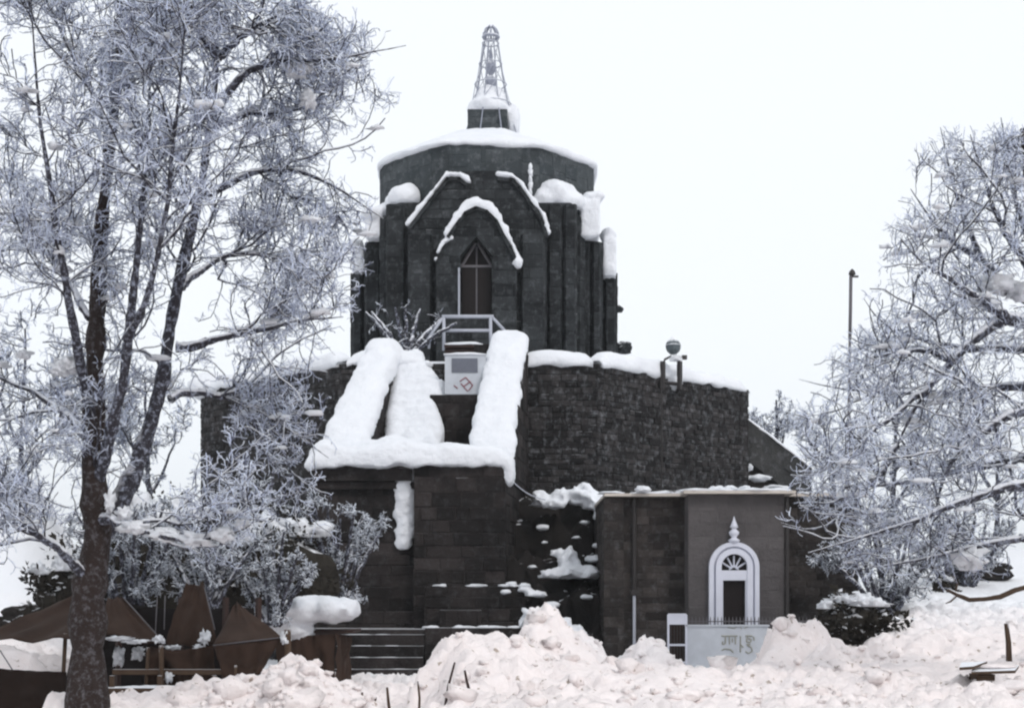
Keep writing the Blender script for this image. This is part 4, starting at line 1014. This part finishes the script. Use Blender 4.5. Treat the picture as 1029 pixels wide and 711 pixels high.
# ------------------------------------------------------------------ shrubs
def shrub(label, u, v0, v1, Y, spread, seed, n=9, rt=.010, dark=True, nn=(4, 4, 5, 3), up=.10, mat='twig_dim', group=None, name='frosted_shrub'):
    rng = random.Random(seed); st = []
    for k in range(n):
        d = (k-(n-1)/2)/((n-1)/2)*spread*rng.uniform(.7, 1.1); h = (v1-v0)*rng.uniform(.7, 1.05)*(1-.35*abs(d)/max(spread, 1))
        dy = rng.uniform(-.9, .9)
        st.append(stem([(u+d*.15, v0+8, 0, 3), (u+d*.45, v0+h*.35, dy*.4, 2.5), (u+d*.8, v0+h*.75, dy*.8, 2), (u+d*1.05, v0+h, dy, 1)], Y))
    Lm = spread/F*Y
    t = tree(name, label, P(u, v0, Y), st, n, dict(n1=nn[0], l1=(Lm*.25, Lm*.6), n2=nn[1], l2=(Lm*.15, Lm*.35), n3=nn[2], l3=(Lm*.08, Lm*.2), n4=nn[3], l4=(Lm*.04, Lm*.12), rt=rt, up=up, t0=.15), seed=seed,
             mats=[M['bark_thin'], M['bark_thin'], M[mat], M['snow']], cat='shrub', group=group)
    return t
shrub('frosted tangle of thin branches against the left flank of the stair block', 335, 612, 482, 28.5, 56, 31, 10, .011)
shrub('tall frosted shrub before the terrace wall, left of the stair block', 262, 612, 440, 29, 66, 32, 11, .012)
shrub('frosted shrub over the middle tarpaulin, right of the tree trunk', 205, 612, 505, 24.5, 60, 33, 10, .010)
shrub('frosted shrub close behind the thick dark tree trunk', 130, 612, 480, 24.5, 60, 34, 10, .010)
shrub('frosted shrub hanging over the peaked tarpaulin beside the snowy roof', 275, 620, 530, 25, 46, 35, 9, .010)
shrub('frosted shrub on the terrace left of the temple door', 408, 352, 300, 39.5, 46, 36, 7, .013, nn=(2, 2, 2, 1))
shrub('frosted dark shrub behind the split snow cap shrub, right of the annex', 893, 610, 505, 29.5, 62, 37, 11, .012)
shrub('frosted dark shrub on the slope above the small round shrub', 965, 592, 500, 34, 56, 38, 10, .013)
# the dark evergreen mass behind the tarpaulins
def evergreen(label, c, r, seed, n=1500, name='evergreen_shrub', snow=True, ls=.10):
    rng = np.random.default_rng(seed); t = thing(name, label, 'shrub', (c[0], c[1], c[2]-r[2]))
    d = norm(rng.normal(size=(n, 3))); rad = rng.uniform(.55, 1.0, (n, 1))*(1+.25*np.sin(d[:, :1]*5+seed)+.2*np.sin(d[:, 2:]*7+seed*2))
    p = np.array(c)+d*rad*np.array(r)
    a = norm(rng.normal(size=(n, 3))+d*.5); b = norm(np.cross(a, rng.normal(size=(n, 3)))); s = rng.uniform(.5, 1.4, (n, 1))*ls
    V = np.stack([p-a*s*.2, p+b*s*.35+a*s*.4, p+a*s*1.2, p-b*s*.35+a*s*.4], 1).reshape(-1, 3); Qd = np.arange(n*4).reshape(n, 4)
    quads_mesh('foliage', V, Qd, M['leaf_dark'], t, smooth=False)
    mb = MB(); mb.blob(c, tuple(q*.72 for q in r), 3, .25, 1.5, seed); mb.build('core', M['leaf_dark'], t)
    if snow:
        mb = MB()
        for k in range(snow):
            an_ = rng.uniform(0, 6.28); q = rng.uniform(0, .75); mb.blob((c[0]+r[0]*q*math.cos(an_), c[1]-abs(r[1]*q*math.sin(an_)), c[2]+r[2]*math.sqrt(1-q*q)*.88), (r[0]*rng.uniform(.18, .38), r[1]*.3, r[2]*.22), 3, .6, 2.4, k+seed, .4)
        mb.build('snow', M['snow'], t, True)
    return t
evergreen('dark broad shrub with split snow caps right of the whitewashed wall', (X(856, 26.8), 26.8, Z(626, 26.8)), (.80, .6, .52), 41, 1800, snow=9)
evergreen('small round dark shrub with a snow cap on the right slope', (X(948, 33), 33, Z(595, 33)), (.32, .3, .36), 42, 700, snow=4, ls=.08)
evergreen('dark evergreen behind the thick tree trunk at the far left', (X(62, 24), 24, Z(598, 24)), (.55, .5, .6), 43, 900, snow=3)
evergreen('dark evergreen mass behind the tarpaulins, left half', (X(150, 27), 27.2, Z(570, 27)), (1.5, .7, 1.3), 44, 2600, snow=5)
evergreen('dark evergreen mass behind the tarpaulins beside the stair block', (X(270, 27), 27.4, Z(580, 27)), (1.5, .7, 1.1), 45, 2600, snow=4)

# ------------------------------------------------------------------ tarpaulins and sheds at the left
def cloth(mb, c00, c10, c11, c01, sag=.15, wr=.04, n=18, seed=0, edge=0.):
    A, B, Cc, D = (Vector(q) for q in (c00, c10, c11, c01)); vs = []
    nrm = (B-A).cross(D-A).normalized()
    for j in range(n+1):
        for i in range(n+1):
            s, t = i/n, j/n; p = A.lerp(B, s).lerp(D.lerp(Cc, s), t)
            p = p+Vector((0, 0, -sag*math.sin(math.pi*s)*(.4+.6*math.sin(math.pi*t)) - edge*math.sin(math.pi*s)*t))
            f = 2.1*mnoise.noise(Vector((s*5+seed, t*1.6, seed)))+1.1*abs(mnoise.noise(Vector((s*8+t*2, t*3+seed, 3))))+.5*mnoise.noise(Vector((s*17, t*5+seed, 7)))
            vs.append(p+nrm*(wr*f))
    fs = [(j*(n+1)+i, j*(n+1)+i+1, (j+1)*(n+1)+i+1, (j+1)*(n+1)+i) for j in range(n) for i in range(n)]
    mb.add(vs, fs)
def tarp(label, quads, mat='canvas', poles=(), snow=(), name='tarpaulin', ropes=()):
    c = quads[0][0]; t = thing(name, label, 'tarpaulin', (c[0], c[1], .2), 'brown tarpaulins under the tree')
    mb = MB()
    for k, (a, b_, c_, d, sag, wr, ed) in enumerate(quads): cloth(mb, a, b_, c_, d, sag, wr, 18, k+len(label), ed)
    o = mb.build('cloth', M[mat], t, True); s = o.modifiers.new('s', 'SOLIDIFY'); s.thickness = .012
    for a, b_, r in poles:
        m2 = MB(); m2.tube([a, b_], r, 7); m2.build('pole', M['wood'], t, True)
    for a, b_ in ropes:
        m2 = MB(); m2.tube([a, b_], .009, 5); m2.build('rope', M['pole'], t, True)
    if snow:
        m2 = MB()
        for j, (u, v, Y, r) in enumerate(snow): m2.blob(P(u, v, Y), r, 3, .8, 2.4, j+int(u))
        m2.build('snow', M['snow'], t, True)
    return t
tarp('long brown tarpaulin awning slanting down to the far left', [(P(-30, 642, 20.0), P(95, 640, 20.2), P(104, 596, 21.6), P(70, 600, 21.6), .06, .03, 0)], poles=[(P(62, 712, 20.3), P(66, 636, 20.3), .03)],
     ropes=[(P(0, 653, 20), P(16, 678, 19.8))])
tarp('dark canvas sheet hung low at the lower left corner, left of the trunk', [(P(-40, 716, 18.6), P(66, 716, 18.6), P(66, 674, 18.8), P(-40, 666, 18.8), .08, .05, 0)], mat='corner_dark')  # sheet added to make the corner dark where twigs would stand
tarp('brown tarpaulin peak just right of the thick tree trunk', [(P(100, 634, 20.6), P(166, 648, 20.6), P(124, 600, 21.4), P(108, 600, 21.4), .04, .03, 0)],
     snow=[(118, 641, 20.55, (.18, .05, .03)), (136, 644, 20.55, (.16, .05, .03)), (160, 642, 20.5, (.07, .06, .05)), (119, 659, 20.9, (.07, .08, .11)), (139, 656, 20.9, (.08, .08, .08))],
     ropes=[(P(124, 600, 21.4), P(162, 642, 20.55))])
tarp('tall middle brown tarpaulin hanging from the shrubs', [(P(166, 648, 20.9), P(218, 646, 20.9), P(205, 585, 21.5), P(186, 585, 21.5), .03, .05, 0)],
     snow=[(206, 640, 20.7, (.07, .07, .09)), (174, 650, 20.75, (.10, .05, .03)), (200, 650, 20.75, (.07, .05, .03))], ropes=[(P(205, 588, 21.4), P(216, 632, 20.8)), (P(158, 600, 21), P(156, 640, 20.9)), (P(166, 598, 21), P(165, 632, 20.9))])
tarp('low brown tarpaulin sheet draped in folds beneath the middle one', [(P(146, 692, 20.7), P(216, 692, 20.7), P(214, 648, 20.65), P(148, 648, 20.65), .16, .10, .0)],
     poles=[(P(163, 705, 20.4), P(162, 648, 20.4), .035), (P(146, 705, 20.5), P(149, 650, 20.5), .025)], snow=[(170, 680, 20.45, (.05, .05, .07)), (160, 697, 20.4, (.05, .05, .03))])
tarp('peaked brown tarpaulin with a seam, left of the snowy roof', [(P(214, 648, 20.4), P(283, 640, 20.5), P(240, 606, 21.6), P(237, 606, 21.6), .0, .03, 0), (P(228, 686, 20.5), P(262, 676, 20.5), P(283, 640, 20.5), P(214, 648, 20.4), .05, .04, .0)],
     poles=[(P(290, 690, 20.4), P(289, 632, 20.4), .05), (P(236, 700, 20.3), P(237, 668, 20.3), .02)], ropes=[(P(238, 606, 21.6), P(262, 634, 20.9)), (P(214, 648, 20.38), P(283, 640, 20.48))], snow=[(287, 640, 20.4, (.06, .05, .09))])
# shed with the thick snowy roof
sh_ = thing('canvas_shed', 'dark canvas shed under a thick slab of snow beside the stair block', 'shed', (X(320, 26), 26, 0))
mb = MB(); YS = 25.5
cx_ = X(318, YS); pts = [(cx_+.62*math.cos(t), 26+.5*math.sin(t)*1.4) for t in [2*math.pi*i/20 for i in range(20)]]; cloth(mb, P(284, 706, YS-.1), P(338, 706, YS-.2), P(336, 636, YS), P(276, 638, YS), .05, .09, 24, 3); cloth(mb, P(338, 706, YS-.2), P(352, 706, YS+1.2), P(352, 640, YS+1.2), P(336, 636, YS), .02, .07, 16, 4); mb.build('canvas_wall', M['canvas'], sh_, True)
mb = MB(); mb.box(X(270, YS), X(354, YS), 25.6, 27, Z(636, YS), Z(633, YS)); mb.build('roof', M['dark_wood'], sh_)
mb = MB()
for u, v, r in ((348, 612, (.26, .6, .22)), (330, 612, (.4, .7, .24)), (308, 612, (.42, .7, .24)), (288, 616, (.4, .7, .22)), (275, 622, (.3, .5, .22)), (290, 630, (.42, .45, .20)), (303, 634, (.24, .3, .26)), (306, 650, (.10, .12, .2)), (278, 634, (.26, .35, .14))):
    mb.blob(P(u, v, YS+.2), r, 3, .20, 1.6, u)
o = mb.build('roof_snow', M['snow'], sh_); remesh(o, .05, 4)
# near-black sheet put in for the dark interior behind the tarpaulins
bs = thing('market_shelter', 'dark wooden shelter frame with a sheet for the dark interior behind the brown tarpaulins', 'shelter', (X(180, 23), 23, 0))
mb = MB(); cloth(mb, P(64, 705, 22.6), P(262, 705, 22.6), P(255, 610, 22.9), P(80, 600, 22.9), .25, .12, 30, 5); o = mb.build('shade_sheet', M['gap_shade'], bs, True); o.modifiers.new('s', 'SOLIDIFY').thickness = .015
mb = MB()
for u in (75, 118, 180, 225, 258): mb.bar(P(u, 712, 21.8), P(u+2, 600, 21.9), .07)
mb.build('posts', M['dark_wood'], bs)
bn = thing('wooden_bench', 'rough plank bench with a dusting of snow below the low tarpaulin', 'bench', (X(190, 20.2), 20.2, .2))
mb = MB(); mb.box(X(108, 20.2), X(272, 20.2), 20.0, 20.4, Z(691, 20.2)-.05, Z(690, 20.2)); mb.build('plank', M['wood'], bn)
mb = MB(); mb.box(X(108, 20.2), X(222, 20.2), 20.45, 20.52, Z(674, 20.2)-.06, Z(673, 20.2)); mb.build('back_rail', M['wood'], bn)
for u in (112, 160, 215, 262):
    mb = MB(); mb.box(X(u, 20.2)-.03, X(u, 20.2)+.03, 20.2, 20.27, -.05, Z(673.5 if u < 220 else 692, 20.2)-.07); mb.build('leg', M['wood'], bn)
mb = MB()
for k in range(12): mb.blob((X(rnd.uniform(110, 268), 20.2), 20.1+rnd.uniform(0, .2), Z(690, 20.2)), (rnd.uniform(.06, .2), .08, .025), 2, .3, 1.5, k)
mb.build('snow', M['snow'], bn, True)
for k, (u, v, Y, r) in enumerate(((25, 622, 26, (.40, .4, .26)), (8, 628, 26, (.3, .4, .2)), (988, 574, 35.5, (.75, .4, .3)))):
    mb = MB(); mb.blob(P(u, v, Y), r, 3, .35, 1.8, k+3); q = mb.build('boulder', M['rock'])
    tag(q, ('dark boulder on the snowy hillside behind the slanting awning', 'smaller dark boulder at the left edge of the photo, beside a larger one', 'dark boulder on the right snow slope above the fallen branch')[k], 'boulder', 'boulders on the left hillside' if k < 2 else None)

# ------------------------------------------------------------------ sticks, fallen branch and planks
def stick(label, a, b_, r, mat='wood', name='stick', group='sticks in the snow'):
    mb = MB(); a = Vector(a); b_ = Vector(b_); m_ = a.lerp(b_, .5)+Vector((rnd.uniform(-.02, .02), 0, 0)); mb.tube([a, m_, b_], [r, r*.9, r*.7], 6); return tag(mb.build(name, M[mat], None, True), label, 'stick', group)
YK = 17.5
stick('thin dark stick leaning right out of the snow before the ledge', P(447, 712, YK), P(457, 665, YK), .02, 'dark_wood')
stick('short dark stick leaning left, right of the leaning one', P(472, 695, YK), P(467, 673, YK), .022, 'dark_wood')
stick('brown stick at the foot of the lower steps', P(392, 718, YK), P(389, 690, YK), .022)
stick('thin brown stick leaning beside the foot of the lower steps', P(370, 718, YK), P(378, 700, YK), .018)
stick('short stick standing on the small snow pile left of the lower steps', P(363, 715, YK), P(364, 695, YK), .02)
stick('pale stick rising between the lower steps and the cut snow bank', P(421, 718, YK), P(420, 684, YK), .018)
stick('upright wooden stake in the right hand snow slope', P(1014, 664, 21), P(1011, 626, 21), .045, name='stake')
fb = thing('fallen_branch', 'bare brown fallen branch lying across the snow slope at the right edge', 'branch', P(1000, 600, 27))
mb = MB(); mb.tube([P(952, 592, 27), P(962, 597, 27), P(974, 602, 26.8), P(990, 601, 26.8), P(1005, 599, 26.6), P(1020, 592, 26.6), P(1040, 586, 26.5)], [.03, .045, .05, .05, .055, .06, .06], 8); mb.build('limb', M['wood'], fb, True)
mb = MB(); mb.tube([P(962, 597, 27), P(955, 604, 27), P(950, 606, 27)], [.03, .02, .01], 6); mb.build('twig', M['wood'], fb, True); mb = MB(); mb.tube([P(960, 596, 27), P(962, 586, 27), P(958, 578, 27)], [.02, .015, .008], 6); mb.build('twig', M['wood'], fb, True)
pk = thing('broken_planks', 'broken snow capped planks half buried at the lower right corner', 'planks', P(1000, 690, 18))
YB = 18
mb = MB()
mb.hexa([P(964, 673, YB), P(978, 672, YB), P(992, 666, YB+.5), P(966, 667.5, YB+.5)], [P(964, 670, YB), P(978, 669, YB), P(992, 664, YB+.5), P(966, 665, YB+.5)])
mb.hexa([P(976, 677, YB), P(1020, 676, YB), P(1024, 670, YB+.6), P(978, 671, YB+.6)], [P(976, 674.5, YB), P(1020, 673, YB), P(1024, 668, YB+.6), P(978, 669, YB+.6)])
mb.box(X(984, YB), X(1002, YB), YB+.08, YB+.4, Z(684, YB), Z(677.5, YB)); mb.box(X(994, YB), X(1000, YB), YB+.05, YB+.15, Z(695, YB), Z(684.5, YB))
mb.build('plank', M['wood'], pk)
mb = MB(); mb.box(X(995, YB-.6), X(1060, YB-.6), YB-.6, YB+.4, Z(716, YB-.6), Z(700, YB-.6)); mb.build('beam', M['dark_wood'], pk)
mb = MB(); mb.blob(P(1018, 692, YB-.2), (.36, .4, .12), 3, .2, 1.4, 5); mb.blob(P(985, 703, YB-.5), (.2, .3, .22), 3, .2, 1.4, 6); mb.blob(P(1000, 669, YB+.35), (.28, .15, .03), 2, .2, 1.4, 7); mb.build('snow', M['snow_ground'], pk, True)

# ------------------------------------------------------------------ cold air between the camera and the temple
hz = MB(); hz.box(-720, 720, -70, 930, -3, 60)
hm = bpy.data.materials.new("cold mist"); hm.use_nodes = True; ht = hm.node_tree; ht.nodes.clear()
ho = ht.nodes.new("ShaderNodeOutputMaterial"); hv = ht.nodes.new("ShaderNodeVolumePrincipled")
hv.inputs['Color'].default_value = (.90, .95, 1, 1); hv.inputs['Density'].default_value = .00045
ht.links.new(hv.outputs[0], ho.inputs['Volume'])
tag(hz.build('haze', hm), 'thin cold mist hanging in the air', kind='stuff')

# ------------------------------------------------------------------ sub-parts: pieces that belong to one part of their thing
SUB = {'roof_snow': ('drum', 'roof'), 'door_strip': ('door',), 'door_gable': ('door',), 'spire_frame': ('spire_block',), 'spire_snow': ('spire_block',), 'finial': ('door_arch', 'spire_block'),
       'fanlight': ('door_arch',), 'lintel': ('door_arch',), 'panel': ('board',), 'red_mark': ('board',), 'step_snow': ('upper_steps',), 'step_dusting': ('lower_steps',),
       'parapet_snow': ('wall',), 'snow_crust': ('wall',), 'ledge_snow': ('ledge',), 'rim_snow': ('wall',), 'conduit': ('wall',), 'snow_clump': ('crown',), 'head_panel': ('frame',), 'bars': ('frame',),
       'coping': ('wall',), 'inscription': ('wall',), 'spiked_rail': ('wall',), 'shoulder_snow': ('body',), 'gable_snow': ('body',), 'projecting_stone': ('body',)}
for root in [o for o in bpy.data.objects if o.parent is None and o.type == 'EMPTY']:
    kids = {}
    for c in root.children: kids.setdefault(c.name.split('.')[0], []).append(c)
    for nm, cs in kids.items():
        for tgt in SUB.get(nm, ()):
            if tgt in kids:
                for c in cs: c.parent = kids[tgt][0]
                break
